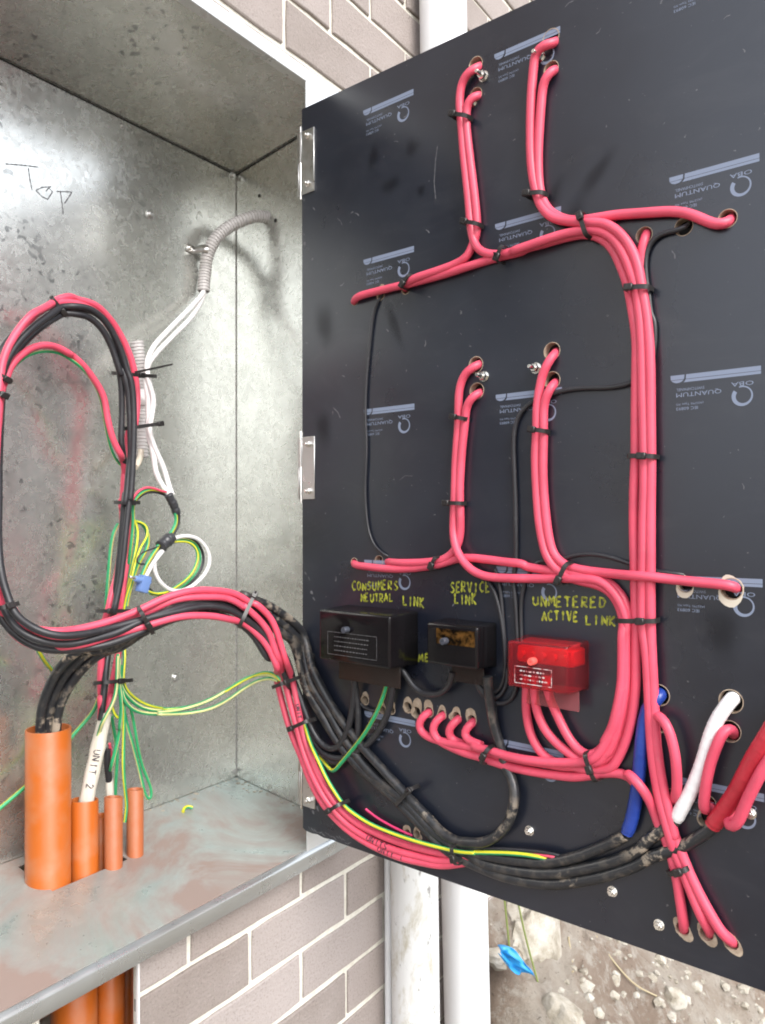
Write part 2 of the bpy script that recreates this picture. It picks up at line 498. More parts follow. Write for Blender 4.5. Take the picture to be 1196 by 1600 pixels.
def stroke_word(word, width, height, rnd):
    """polylines of a hand-lettered word, local u (right) and v (up)."""
    adv = width/len(word)
    out = []
    for i, ch in enumerate(word):
        jx, jy, sc = rnd.uniform(-.06, .06)*adv, rnd.uniform(-.08, .08)*height, rnd.uniform(.9, 1.1)
        for st in STROKES[ch]:
            out.append([(i*adv + jx + x*adv*.82, jy + y*height*sc) for x, y in st])
    return out
def add_ribbon(bm, pts, wid, place, thick=0.0004):
    """a painted stroke: each segment a thin raised strip with rounded ends; place maps (u,v,w) to 3D."""
    fine = []
    for (a, b), (c, d) in zip(pts, pts[1:]):
        k = max(2, int(math.hypot(c-a, d-b)/0.002))
        fine += [(a+(c-a)*j/k, b+(d-b)*j/k) for j in range(k)]
    fine.append(pts[-1])
    rows = []
    for i, (x, y) in enumerate(fine):
        x0, y0 = fine[max(0, i-1)]
        x1, y1 = fine[min(len(fine)-1, i+1)]
        l = math.hypot(x1-x0, y1-y0) or 1e-6
        tx, ty = (x1-x0)/l, (y1-y0)/l
        ww = wid*(0.5+0.12*math.sin(i*1.7)+0.08*math.sin(i*.9+1))
        if i in (0, len(fine)-1):
            ww *= 0.6
        rows.append((bm.verts.new(place(x-ty*ww, y+tx*ww, 0.0001)), bm.verts.new(place(x, y, thick)), bm.verts.new(place(x+ty*ww, y-tx*ww, 0.0001))))
    for a, b in zip(rows, rows[1:]):
        bm.faces.new((a[0], a[1], b[1], b[0]))
        bm.faces.new((a[1], a[2], b[2], b[1]))

# ================================================================== the ground and the wall
bm = bmesh.new()
add_box(bm, -250, 250, -250, 250, -1.2, -0.9)
g = link('ground', finish(bm, 'ground', M['ground']))
g['kind'] = 'structure'

BOX_X0, BOX_X1 = -0.62, 0.3216          # inner faces of the metal box
BOX_YF, BOX_YB = -0.03, 0.2323
ZFT, ZFB, ZBT, ZBB = 1.3298, 0.0965, 1.281, 0.136
CH_X0, CH_X1 = -0.225, -0.0875          # chase under the box where the conduits rise

wall = thing('brick_wall', 'taupe brick wall with cream mortar around the metal box', 'wall', (0, 0, -0.9))
def wz(z):
    return z + 0.9
bm = bmesh.new()
MY0, MY1 = 0.0045, 0.0105
for x0, x1, z0, z1 in ((-1.15, 7.0, 1.36, 3.4), (-1.15, BOX_X0-0.02, -0.9, 1.36), (BOX_X1+0.02, 7.0, -0.9, 1.36), (BOX_X0-0.02, CH_X0, -0.9, 0.065), (CH_X1, BOX_X1+0.02, -0.9, 0.065)):
    add_box(bm, x0, x1, MY0, MY1, wz(z0), wz(z1))
# body of the wall behind the box
add_box(bm, -1.15, 7.0, 0.30, 0.34, 0, wz(3.4))
add_box(bm, -1.155, -1.15, 0.0045, 0.34, 0, wz(3.4))
link('mortar', finish(bm, 'mortar', M['mortar']), wall)

def brick_mesh(L, H, seed):
    rnd = random.Random(seed)
    bm = bmesh.new()
    nx, nz = max(1, round(L/0.045)), max(1, round(H/0.04))
    loop = [(L*k/nx, 0) for k in range(nx)] + [(L, H*k/nz) for k in range(nz)] + [(L-L*k/nx, H) for k in range(nx)] + [(0, H-H*k/nz) for k in range(nz)]
    loop = [(x+rnd.uniform(-.0013, .0013), z+rnd.uniform(-.0013, .0013)) for x, z in loop]
    cx, cz = L/2, H/2
    ring = lambda d, y: [bm.verts.new((x+(d if x < cx else -d), y+(rnd.uniform(-.0004, .0004) if d else 0), z+(d if z < cz else -d))) for x, z in loop]
    r0, r1, r2 = ring(0, 0.009), ring(0, 0.0016), ring(0.0019, 0.0)
    for a, b in ((r0, r1), (r1, r2)):
        for k in range(len(loop)):
            bm.faces.new((a[k], a[(k+1) % len(loop)], b[(k+1) % len(loop)], b[k]))
    bm.faces.new(r2)
    return finish(bm, 'brick', M['brick'])
cache = {}
def get_brick(L, H):
    L, H = round(L, 3), round(H, 3)
    k = (L, H, random.randrange(4) if L > 0.2 else 0)
    if k not in cache:
        cache[k] = brick_mesh(L, H, hash(k) % 9973)
    return cache[k]
far = bmesh.new()
def clip_box(x0, x1, z0, z1):
    """cut a brick back at the box, the chase and nothing else."""
    res = [(x0, x1, z0, z1)]
    for bx0, bx1, bz0, bz1 in ((BOX_X0-0.022, BOX_X1+0.018, 0.062, 1.348), (CH_X0, CH_X1, -2, 0.2)):
        nr = []
        for a0, a1, c0, c1 in res:
            if a1 <= bx0 or a0 >= bx1 or c1 <= bz0 or c0 >= bz1:
                nr.append((a0, a1, c0, c1))
                continue
            if c1 > bz1:
                nr.append((a0, a1, bz1, c1))
            elif c0 < bz0:
                nr.append((a0, a1, c0, bz0))
            else:
                if a0 < bx0:
                    nr.append((a0, bx0, c0, c1))
                if a1 > bx1:
                    nr.append((bx1, a1, c0, c1))
        res = nr
    return [q for q in res if q[1]-q[0] > 0.012 and q[3]-q[2] > 0.008]
for n in range(-11, 39):
    hi = n >= 14
    zb = n*0.086 + (0.009 if hi else 0) + 0.005
    ox = (-0.0388 if hi else 0.0) + (0.0 if n % 2 == 0 else 0.12)
    m0 = int((-1.15-ox)//0.24)+1
    for m in range(m0, 29):
        x0 = ox + m*0.24 + 0.005
        x1 = x0 + 0.23
        for a0, a1, c0, c1 in clip_box(x0, x1, zb, zb+0.076):
            dy = random.uniform(-0.001, 0.001)
            near = (-0.42 < a0 < 1.0 and c0 > -0.52 and c1 < 0.12) or (-0.12 < a0 < 2.1 and 1.3 < c0 < 2.25)
            if near:
                o = link('brick', get_brick(a1-a0, c1-c0), wall, (a0, dy, wz(c0)), (0, 0, random.uniform(-.003, .003)))
            else:
                add_box(far, a0, a1, dy, 0.009, wz(c0), wz(c1))
o = link('far_bricks', finish(far, 'far_bricks', M['brick']), wall)
o['kind'] = 'stuff'

# white strip lining the cut edge of the chase
bm = bmesh.new()
add_box(bm, CH_X1-0.0035, CH_X1-0.0005, -0.003, 0.0015, -0.9, 0.066)
tag(link('edge_strip', finish(bm, 'edge_strip', M['white'])), 'thin white strip edging the brickwork beside the lower orange conduits', 'edging strip')

def pipe_mesh(name, P, r, m, sides=28, cap=True, step=0.05):
    bm = bmesh.new()
    sweep(bm, P, r, sides, step, cap=cap)
    return finish(bm, name, m, True, 50)
dp = thing('downpipe', 'bright white round downpipe running up the brick wall', 'downpipe', (0.72, -0.055, -0.9))
link('pipe', pipe_mesh('downpipe', [(0.0, 0, 0), (-0.028, 0, 0.677), (-0.07, 0, 1.6), (-0.103, 0, 2.438), (-0.14, 0, 4.0)], 0.0475, M['pvc']), dp)
for zz, xx in ((0.25, -0.0105), (3.1, -0.118)):
    bm = bmesh.new()
    add_lathe(bm, [(0.0485, -0.013), (0.0505, -0.012), (0.0505, 0.012), (0.0485, 0.013)], 28, Matrix.Translation((xx, 0, zz)), cap=False)
    for sx in (-1, 1):
        add_box(bm, xx+sx*0.048-0.004, xx+sx*0.048+0.004, 0.0, 0.055, zz-0.012, zz+0.012)
    link('pipe_bracket', finish(bm, 'pipe_bracket', M['pvc'], True), dp)
op = thing('old_pipe', 'stained white pipe with flaking grey dirt, shorter than the downpipe beside it', 'pipe', (0.498, -0.06, -0.9))
link('pipe', pipe_mesh('old_pipe', [(0.004, 0, 0), (-0.004, 0, 0.5), (-0.012, 0, 1.0), (-0.015, 0, 1.2)], 0.0445, M['oldpipe']), op)
bm = bmesh.new()
add_lathe(bm, [(0.0455, 0), (0.050, 0.004), (0.050, 0.045), (0.02, 0.06), (0.0, 0.061)], 28, Matrix.Translation((-0.015, 0, 1.17)), cap=False)
link('cap', finish(bm, 'pipe_cap', M['oldpipe'], True), op)
tag(link('thin_conduit', pipe_mesh('thin_conduit', [(0.4795, -0.0085, -0.9), (0.478, -0.0085, -0.1), (0.476, -0.0085, 0.3)], 0.0072, M['pvc'], 14)), 'thin white conduit between the bricks and the stained pipe', 'conduit')

# earth bank against the wall
def bank_h(x, y):
    s = min(1, max(0, (x-0.70)/0.10))
    s = s*s*(3-2*s)
    z = -0.25 + y*1.0
    if y < -0.65:
        z = -0.9 - 0.02*(-y-0.65)
    p = Vector((x*3.1, y*3.1, 0.3))
    z += 0.05*noise.noise(p) + 0.04*noise.noise(p*2.7) + 0.024*noise.noise(p*6.3) + 0.012*noise.noise(p*14) + 0.006*noise.noise(p*30)
    z = max(z, -0.93)
    return -0.95*(1-s) + z*s
bm = bmesh.new()
NX, NY = 150, 90
grid = []
for i in range(NX+1):
    x = 0.70 + 3.6*(i/NX)**1.5
    grid.append([bm.verts.new((x, y, bank_h(x, y))) for y in [-1.0+1.0025*(j/NY) for j in range(NY+1)]])
for i in range(NX):
    for j in range(NY):
        bm.faces.new((grid[i][j], grid[i+1][j], grid[i+1][j+1], grid[i][j+1]))
bank = link('earth_bank', finish(bm, 'earth_bank', M['soil'], True, 180))
bank['kind'] = 'structure'

def rock_mesh(seed, sub=3, sx=1, sy=1, sz=1, rough=0.3):
    bm = bmesh.new()
    bmesh.ops.create_icosphere(bm, subdivisions=sub, radius=1)
    off = Vector((seed*7.3, seed*3.1, seed*1.7))
    for v in bm.verts:
        d = v.co.normalized()
        k = 1 + rough*noise.noise(d*1.1+off) + rough*.6*noise.noise(d*2.6+off) + rough*.3*noise.noise(d*6+off)
        # a few flat broken faces
        for q in range(5):
            ax = Vector((math.sin(seed*3+q*2.1), math.cos(seed*1.3+q*1.7), math.sin(q*2.9+seed))).normalized()
            k = min(k, 0.86/max(0.05, d.dot(ax))) if d.dot(ax) > 0.5 else k
        v.co = Vector((d.x*k*sx, d.y*k*sy, d.z*k*sz))
    return finish(bm, 'rock', M['rock'], True, 35)
def on_bank(x, y):
    return Vector((x, y, bank_h(x, y)))
for (x, y, s, sx, sy, sz, seed, lab) in (
    (0.965, -0.085, 0.105, 1.0, .5, 1.0, 3, 'large pale rock under the panel edge above the blue plastic'),
    (0.835, -0.20, 0.06, .9, .7, 1.0, 5, 'white boulder low beside the foot of the downpipe'),
    (0.835, -0.075, 0.05, .7, .5, 2.0, 11, 'tan upright rock directly beside the downpipe below the blue plastic'),
    (1.26, -0.32, 0.035, 1, .8, .8, 8, 'pale fist-sized stone at the lower right of the soil bank'),
    (1.12, -0.22, 0.022, 1, .8, .7, 9, 'small pale stone in the middle of the brown soil')):
    p = on_bank(x, y)
    tag(link('rock', rock_mesh(seed, 4 if s > .05 else 3, s*sx, s*sy, s*sz), None, p - Vector((0, 0, s*.25)), (0.1*seed, 0, seed)), lab, 'rock')
# pebbles nobody could count
bm = bmesh.new()
rnd = random.Random(4)
for _ in range(3200):
    x = 0.85 + 1.6*rnd.random()
    y = -0.02 - 0.7*rnd.random()
    right = (x-0.85)/1.6 + noise.noise(Vector((x*4, y*4, 3)))*.4
    if rnd.random() > 0.22 + 1.3*right:
        continue
    s = 0.004 + 0.017*rnd.random()**3
    p = on_bank(x, y)
    n0 = len(bm.verts)
    r = bmesh.ops.create_icosphere(bm, subdivisions=1, radius=s, matrix=Matrix.Translation(p))
    for v in r['verts']:
        d = v.co-p
        v.co = p + Vector((d.x*rnd.uniform(.7, 1.3), d.y*rnd.uniform(.7, 1.2), d.z*rnd.uniform(.5, .9)))
o = link('pebbles', finish(bm, 'pebbles', M['rock']))
tag(o, 'pale pebbles scattered over the brown soil bank', 'pebbles')
o['kind'] = 'stuff'
# scrap of blue plastic
bm = bmesh.new()
NU, NV = 22, 8
gr = []
for i in range(NU+1):
    u = i/NU
    row = []
    for j in range(NV+1):
        v = j/NV
        x = 0.722 + 0.056*u
        y = -0.115 - 0.045*u
        z = -0.262 - 0.058*u + (v-.5)*0.044*math.sin(math.pi*(0.12+0.84*u))
        k = 0.007*math.sin(v*9+u*5) + 0.005*math.sin(v*17-u*8)
        row.append(bm.verts.new((x-k*.7, y-k-0.008*math.sin(v*3.1), z)))
    gr.append(row)
for i in range(NU):
    for j in range(NV):
        bm.faces.new((gr[i][j], gr[i+1][j], gr[i+1][j+1], gr[i][j+1]))
me = finish(bm, 'plastic_scrap', M['bluebag'], True, 180)
o = link('plastic_scrap', me)
md = o.modifiers.new('thickness', 'SOLIDIFY')
md.thickness = 0.0012
tag(o, 'crumpled scrap of blue plastic caught beside the white downpipe', 'plastic scrap')
for P, m, lab in (
    ([(0.885, -0.045, -0.20), (0.870, -0.062, -0.27), (0.858, -0.075, -0.33)], 'grass', 'green grass stalk right against the downpipe'),
    ([(0.915, -0.06, -0.21), (0.888, -0.10, -0.31), (0.850, -0.16, -0.42), (0.835, -0.20, -0.50)], 'grass', 'long thin green stem hanging past the blue plastic'),
    ([(1.145, -0.17, -0.40), (1.15, -0.215, -0.455), (1.165, -0.26, -0.50), (1.20, -0.30, -0.53)], 'straw', 'dry straw stem lying on the brown soil'),
    ([(1.03, -0.145, -0.36), (1.01, -0.16, -0.40), (0.985, -0.175, -0.41), (0.965, -0.18, -0.40)], 'straw', 'curled dry root below the large pale rock')):
    tag(link('plant_stem', pipe_mesh('plant_stem', P, 0.0022, M[m], 6, step=0.01)), lab, 'plant')

# ================================================================== the metal box
bx = thing('meter_box', 'open galvanised steel meter box set into the brick wall', 'meter box', (BOX_X0, BOX_YF, ZFB))
def bl(x, y, z):
    return (x-BOX_X0, y-BOX_YF, z-ZFB)
def quad_sheet(bm, pts, nrm, th):
    """a sheet through four points, thickened away from the inside."""
    a = [bm.verts.new(bl(*p)) for p in pts]
    b = [bm.verts.new(Vector(bl(*p))+Vector(nrm)*th) for p in pts]
    n = len(pts)
    bm.faces.new(a)
    bm.faces.new(list(reversed(b)))
    for i in range(n):
        bm.faces.new((a[i], a[(i+1) % n], b[(i+1) % n], b[i]))
def sheet(name, pts, nrm, m=None, th=0.0015):
    bm = bmesh.new()
    quad_sheet(bm, pts, nrm, th)
    return link(name, finish(bm, name, m or M['galv']), bx)
G = 0.0006                                  # hairline gap at the folded seams
sheet('back_panel', [(BOX_X0, BOX_YB, ZBB), (BOX_X1, BOX_YB, ZBB), (BOX_X1, BOX_YB, ZBT), (BOX_X0, BOX_YB, ZBT)], (0, 1, 0))
sheet('side_panel', [(BOX_X1+G, BOX_YF, ZFB), (BOX_X1+G, BOX_YB-G, ZBB), (BOX_X1+G, BOX_YB-G, ZBT), (BOX_X1+G, BOX_YF, ZFT)], (1, 0, 0))
sheet('side_panel', [(BOX_X0-G, BOX_YF, ZFB), (BOX_X0-G, BOX_YB-G, ZBB), (BOX_X0-G, BOX_YB-G, ZBT), (BOX_X0-G, BOX_YF, ZFT)], (-1, 0, 0))
sheet('roof_panel', [(BOX_X0, BOX_YF, ZFT+G), (BOX_X1, BOX_YF, ZFT+G), (BOX_X1, BOX_YB-G, ZBT+G), (BOX_X0, BOX_YB-G, ZBT+G)], (0, 0, 1))
# floor, with the slot the conduits come through
fsl = (ZBB-ZFB)/(BOX_YB-BOX_YF)
def fz(y):
    return ZFB + (y-BOX_YF)*fsl - 0.0008
SX0, SX1, SY0, SY1 = -0.1285, -0.006, 0.128, 0.212
bm = bmesh.new()
for x0, x1, y0, y1 in ((BOX_X0, SX0, BOX_YF, BOX_YB), (SX1, BOX_X1, BOX_YF, BOX_YB), (SX0, SX1, BOX_YF, SY0), (SX0, SX1, SY1, BOX_YB)):
    quad_sheet(bm, [(x0, y0, fz(y0)), (x1, y0, fz(y0)), (x1, y1, fz(y1)), (x0, y1, fz(y1))], (0, 0, -1), 0.0015)
link('floor_panel', finish(bm, 'floor_panel', M['galv_floor']), bx)
# rolled front lip at the bottom and the fold at the top
bm = bmesh.new()
prof = [(0.016, 0.0004), (0.008, -0.0006), (0.001, -0.0026), (-0.0042, -0.0052), (-0.0062, -0.0078), (-0.0066, -0.0100), (-0.0066, -0.0285), (-0.0050, -0.0300), (0.012, -0.0300)]
prev = None
for x in (BOX_X0-0.018, BOX_X1+0.016):
    cur = [bm.verts.new(bl(x, BOX_YF+a, ZFB+b)) for a, b in prof]
    if prev:
        for i in range(len(prof)-1):
            bm.faces.new((prev[i], prev[i+1], cur[i+1], cur[i]))
    prev = cur
link('bottom_lip', finish(bm, 'bottom_lip', M['galv_lip'], True, 60), bx)
bm = bmesh.new()
add_box(bm, *[a for p in zip(bl(BOX_X0-0.018, BOX_YF-0.002, ZFT-0.002), bl(BOX_X1+0.016, BOX_YF+0.030, ZFT+0.020)) for a in p], bev=0.0012)
link('top_fold', finish(bm, 'top_fold', M['galv_trim'], True), bx)
for x0, x1 in ((0.215, BOX_X1+0.016), (BOX_X0-0.018, BOX_X0+0.09)):
    bm = bmesh.new()
    add_box(bm, *[a for p in zip(bl(x0, BOX_YF-0.0015, ZFB-0.032), bl(x1, BOX_YF, ZFT+0.016)) for a in p])
    link('front_flange', finish(bm, 'front_flange', M['galv_trim']), bx)
# folded seam flanges seen as fine lines inside the box
bm = bmesh.new()
add_box(bm, *[a for p in zip(bl(BOX_X0, BOX_YB-0.0012, ZBT-0.0025), bl(BOX_X1, BOX_YB-0.0002, ZBT-0.0008)) for a in p])
link('seam', finish(bm, 'seam', M['dark']), bx)
bm = bmesh.new()
a0, a1 = (BOX_X1-0.0006, BOX_YB-0.002, ZBT-0.0022), (BOX_X1-0.0006, BOX_YF+0.002, ZFT-0.0022)
quad_sheet(bm, [a0, a1, (a1[0], a1[1], a1[2]+0.0016), (a0[0], a0[1], a0[2]+0.0016)], (1, 0, 0), 0.0008)
link('seam', finish(bm, 'seam', M['dark']), bx)
bm = bmesh.new()
add_box(bm, *[a for p in zip(bl(BOX_X1-0.0012, BOX_YB-0.0008, ZBB+0.004), bl(BOX_X1-0.0004, BOX_YB-0.0003, ZBT-0.004)) for a in p])
link('seam', finish(bm, 'seam', M['conduit']), bx)
def screw(parent, loc, axis, r, h, m, name='screw', hexa=False, stud=0.0):
    bm = bmesh.new()
    q = Vector(axis).to_track_quat('Z', 'Y').to_matrix().to_4x4()
    if hexa:
        add_lathe(bm, [(r*1.25, 0), (r*1.25, h*.15)], 18, q)
        add_lathe(bm, [(r*.98, h*.15), (r, h*.3), (r, h*.9), (r*.9, h)], 6, q)
        add_lathe(bm, [(r*.5, h*.9), (r*.5, h+stud), (r*.4, h+stud+.001)], 12, q)
    else:
        add_lathe(bm, [(r*1.5, 0), (r*1.5, h*.18), (r, h*.2), (r*.98, h*.75), (r*.7, h), (r*.3, h), (r*.22, h*.72)], 18, q)
    return link(name, finish(bm, name, m, True, 35), parent, loc)
screw(bx, bl(0.1188, BOX_YB, 1.1398), (0, -1, 0), 0.0055, 0.006, M['zinc'])
screw(bx, bl(0.1735, BOX_YB, 0.347), (0, -1, 0), 0.005, 0.004, M['zinc'])
screw(bx, bl(0.0624, BOX_YB, 1.2677), (0, -1, 0), 0.003, 0.003, M['zinc'])
screw(bx, bl(BOX_X1-0.010, BOX_YB, ZBT-0.006), (0, -1, -.2), 0.0045, 0.006, M['zinc'])
screw(bx, bl(BOX_X1-0.008, BOX_YB, ZBB+0.011), (-.4, -1, .2), 0.003, 0.004, M['zinc'])
for y, z in ((0.1718, 1.226), (0.1315, 1.171)):
    bm = bmesh.new()
    add_lathe(bm, [(0.0034, 0), (0.0026, 0.0007)], 12, Matrix.Rotation(-math.pi/2, 4, 'Y'))
    link('drain_hole', finish(bm, 'drain_hole', M['dark']), bx, bl(BOX_X1-0.0001, y, z))
# the pen marking on the back panel
bm = bmesh.new()
for st in ([(-137, 1132), (-110, 1140), (-86, 1146)], [(-102, 1139), (-99, 1120), (-96, 1108)],
           [(-65, 1124), (-80, 1118), (-90, 1110), (-80, 1104), (-71, 1103), (-63, 1117), (-69, 1121), (-74, 1114)],
           [(-56, 1120), (-43, 1124), (-30, 1128), (-36, 1117), (-43, 1106)], [(-50, 1123), (-47, 1105), (-45, 1088)]):
    add_ribbon(bm, [(x/1000, z/1000) for x, z in st], 0.0016, lambda u, v, w_: bl(u, BOX_YB-w_-0.0001, v), 0.0002)
link('pen_marking', finish(bm, 'pen_marking', M['fadedink']), bx)
# rust dribbles and dust crust along the floor's back corner
bm = bmesh.new()
rnd = random.Random(12)
for _ in range(70):
    t = rnd.random()
    if rnd.random() < .5:
        x, y = BOX_X1-0.004-0.03*rnd.random()**2, BOX_YB-0.005-0.16*t
    else:
        x, y = BOX_X1-0.01-0.2*t, BOX_YB-0.003-0.02*rnd.random()**2
    s = 0.0008+0.0024*rnd.random()**3
    bmesh.ops.create_icosphere(bm, subdivisions=1, radius=s, matrix=Matrix.Translation(bl(x, y, fz(y)+s*.1)) @ Matrix.Diagonal((1.6, 1.3, .4, 1)))
o = link('mortar_crumbs', finish(bm, 'mortar_crumbs', M['rock']), bx)
o['kind'] = 'stuff'

# snippet of stripped insulation on the floor
bm = bmesh.new()
sweep(bm, [(0, 0, 0), (0.006, 0.004, 0.003), (0.013, 0.003, 0.004), (0.019, -0.002, 0.001)], 0.003, 10, 0.002, midx=lambda k: 0 if k % 5 < 3 else 1)
tag(link('insulation_snippet', finish(bm, 'insulation_snippet', [M['yellow'], M['green']], True), None, (0.150, 0.185, fz(0.185)+0.003)), 'tiny yellow and green striped snippet lying on the box floor', 'offcut')

# orange conduits
def conduit(label, x, y, r, ztop, m, tilt=0.0, zbot=-0.9):
    bm = bmesh.new()
    n = 36
    dz = [-tilt*math.cos(2*math.pi*k/n - .3) for k in range(n)]
    prof = [(r, 0, 0), (r, 2, 0.03), (r, 2, 0.105), (r, 1, 0), (r-.0006, 1, .0008), (r-.0024, 1, .0008), (r-.003, 1, 0), (r-.003, 1, -0.10)]
    rings = []
    for rr, top, e in prof:
        sh = -0.060 if top == 0 or (top == 2 and e < .05) else 0.0     # set forward below the box
        rings.append([bm.verts.new((rr*math.cos(2*math.pi*k/n), sh+rr*math.sin(2*math.pi*k/n), (ztop-zbot+e+dz[k]) if top == 1 else (e-zbot if top == 2 else 0))) for k in range(n)])
    for a, b in zip(rings, rings[1:]):
        for k in range(n):
            bm.faces.new((a[k], a[(k+1) % n], b[(k+1) % n], b[k]))
    bm.faces.new(rings[-1])
    o = link('orange_conduit', finish(bm, 'orange_conduit', m, True, 40), None, (x, y, zbot))
    return tag(o, label, 'conduit', 'orange conduits rising through the box floor')
conduit('tall fat orange conduit holding the thick black cables', -0.1145, 0.160, 0.030, 0.331, M['orange'])
conduit('mid-sized bright orange conduit holding the white sheath', -0.0643, 0.1500, 0.0195, 0.2195, M['orange'], 0.002)
conduit('shortest orange conduit, mostly hidden behind the others', -0.0208, 0.172, 0.0135, 0.1785, M['orange'])
conduit('empty small orange conduit nearest the camera', -0.0318, 0.1270, 0.0129, 0.2185, M['orange2'], 0.002)
conduit('empty small orange conduit furthest right', 0.0110, 0.1330, 0.0124, 0.2165, M['orange2'], 0.001)

# grey flexible conduits
def corrugated(label, P, r, pitch=0.0056):
    bm = bmesh.new()
    sweep(bm, P, r, 18, 0.0006, rad=lambda u, L: r*(1.0 if (L/pitch) % 1 < .6 else .87), cap=False)
    C = resample(P, 0.004)
    sweep(bm, P, r*.78, 14, 0.006, cap=False)
    o = link('flexible_conduit', finish(bm, 'flexible_conduit', M['conduit'], True, 60))
    return tag(o, label, 'conduit', 'grey corrugated conduits')
mm_ = lambda L: [tuple(a/1000 for a in p) for p in L]
CA = mm_([(330,151.0,1184), (321.6,155.7,1182.6), (303, 162, 1179.5), (285.9,170.0,1171.2), (260.3,190.0,1152.2), (238.4,203.0,1124.5), (229,212.0,1093.3), (228.0,215.0,1072), (224.9,215.0,1052), (222.6,214.0,1030.5)])
corrugated('curved grey corrugated conduit clipped under the box roof, bending into the side wall', CA, 0.0112)
CB = mm_([(76.8, 214.0, 914.2), (79.9, 214.0, 897.7), (83.1, 214.0, 881.1), (86.2, 214.0, 857.6), (88.3, 214.0, 835.6), (89.0, 214.0, 813.4), (88.4, 214.0, 789.3), (87.8, 214.0, 763.5), (87.4, 214.0, 741.2), (86.9, 214.0, 724.9)])
corrugated('straight grey corrugated conduit behind the tied bundle', CB, 0.0112)
def saddle(label, c, t, axis_up, wid=0.014, m='zinc', r=0.0122, span=0.031, tabs=(1, 1)):
    """a half-round clip over a conduit with a drilled tab on each side."""
    s = thing('conduit_saddle', label, 'saddle clip', c)
    t = Vector(t).normalized()
    n = Vector((0, -1, 0))
    a = t.cross(n).normalized()
    if a.x < 0:
        a = -a
    bm = bmesh.new()
    rows = []
    prof = [(-span, 0.0015)] if tabs[0] else []
    depth = BOX_YB - c[1]
    for k in range(13):
        an = math.pi*(1-k/12)
        prof.append((r*math.cos(an), depth-0.0005 + r*math.sin(an) if 0 < k < 12 else (0.0015 if tabs[0 if k == 0 else 1] else depth*.5)))
    if tabs[1]:
        prof.append((span, 0.0015))
    for side in (-1, 1):
        rows.append([bm.verts.new(a*u + n*(v-depth) + t*(side*wid/2)) for u, v in prof])
    for i in range(len(prof)-1):
        bm.faces.new((rows[0][i], rows[0][i+1], rows[1][i+1], rows[1][i]))
    o = link('strap', finish(bm, 'strap', M[m], True, 50), s)
    md = o.modifiers.new('thickness', 'SOLIDIFY')
    md.thickness = 0.0012
    for sg, on in zip((-1, 1), tabs):
        if on:
            screw(s, a*(sg*span*.78) - n*(depth-0.003), (0, -1, 0), 0.0036, 0.003, M['bolt'])
    return s
saddle('zinc saddle clip with a screw tab holding the curved grey conduit', (0.2285, 0.214, 1.104), (0.10, 0, 1), None, tabs=(1, 0))
saddle('white saddle clip holding the straight grey conduit behind the bundle', (0.0883, 0.214, 0.822), (0.0, 0, 1), None, 0.026, 'white')

# taped joints and the blue terminal
def wrap_tape(name, label, P, r, m):
    bm = bmesh.new()
    sweep(bm, mm_(P), r, 16, 0.002, rad=lambda u, L: r*(1+.07*math.sin(L*900)+.05*math.sin(L*390+1))*(0.86 if u < .04 or u > .96 else 1))
    return tag(link(name, finish(bm, name, m, True, 60)), label, 'tape')
wrap_tape('tape_wrap', 'lumpy black tape joining the white cables to the green wire', [(80,140,663), (84,140,656), (89,140,649), (94,140,640), (97.5,140,631)], 0.0068, M['blacktape'])
wrap_tape('tape_wrap', 'dark grey tape band binding the coiled wires together', [(63,139,579), (71,139,585), (80,139,591), (87,139,595)], 0.0098, M['blacktape'])
t = thing('terminal_connector', 'pale blue plastic terminal connector with a bright screw', 'connector', (0.0267, 0.134, 0.5242), (0, math.radians(18), 0))
bm = bmesh.new()
add_box(bm, -0.008, 0.008, -0.007, 0.007, -0.013, 0.013, 0, 0.002, 2)
add_box(bm, -0.011, 0.011, -0.0055, 0.0055, 0.002, 0.009, 0, 0.0015, 1)
link('body', finish(bm, 'body', M['terminal'], True), t)
bm = bmesh.new()
add_lathe(bm, [(0.0048, 0), (0.0048, 0.011), (0.0042, 0.012)], 16, Matrix.Translation((-0.007, -0.002, 0.004)) @ Matrix.Rotation(-math.pi/2, 4, 'Y'))
link('screw_tower', finish(bm, 'screw_tower', M['terminal'], True), t)
bm = bmesh.new()
add_lathe(bm, [(0.0024, 0), (0.0024, 0.011), (0.0016, 0.012)], 12, Matrix.Translation((-0.017, -0.002, 0.004)) @ Matrix.Rotation(-math.pi/2, 4, 'Y'))
link('clamp_screw', finish(bm, 'clamp_screw', M['bolt'], True), t)

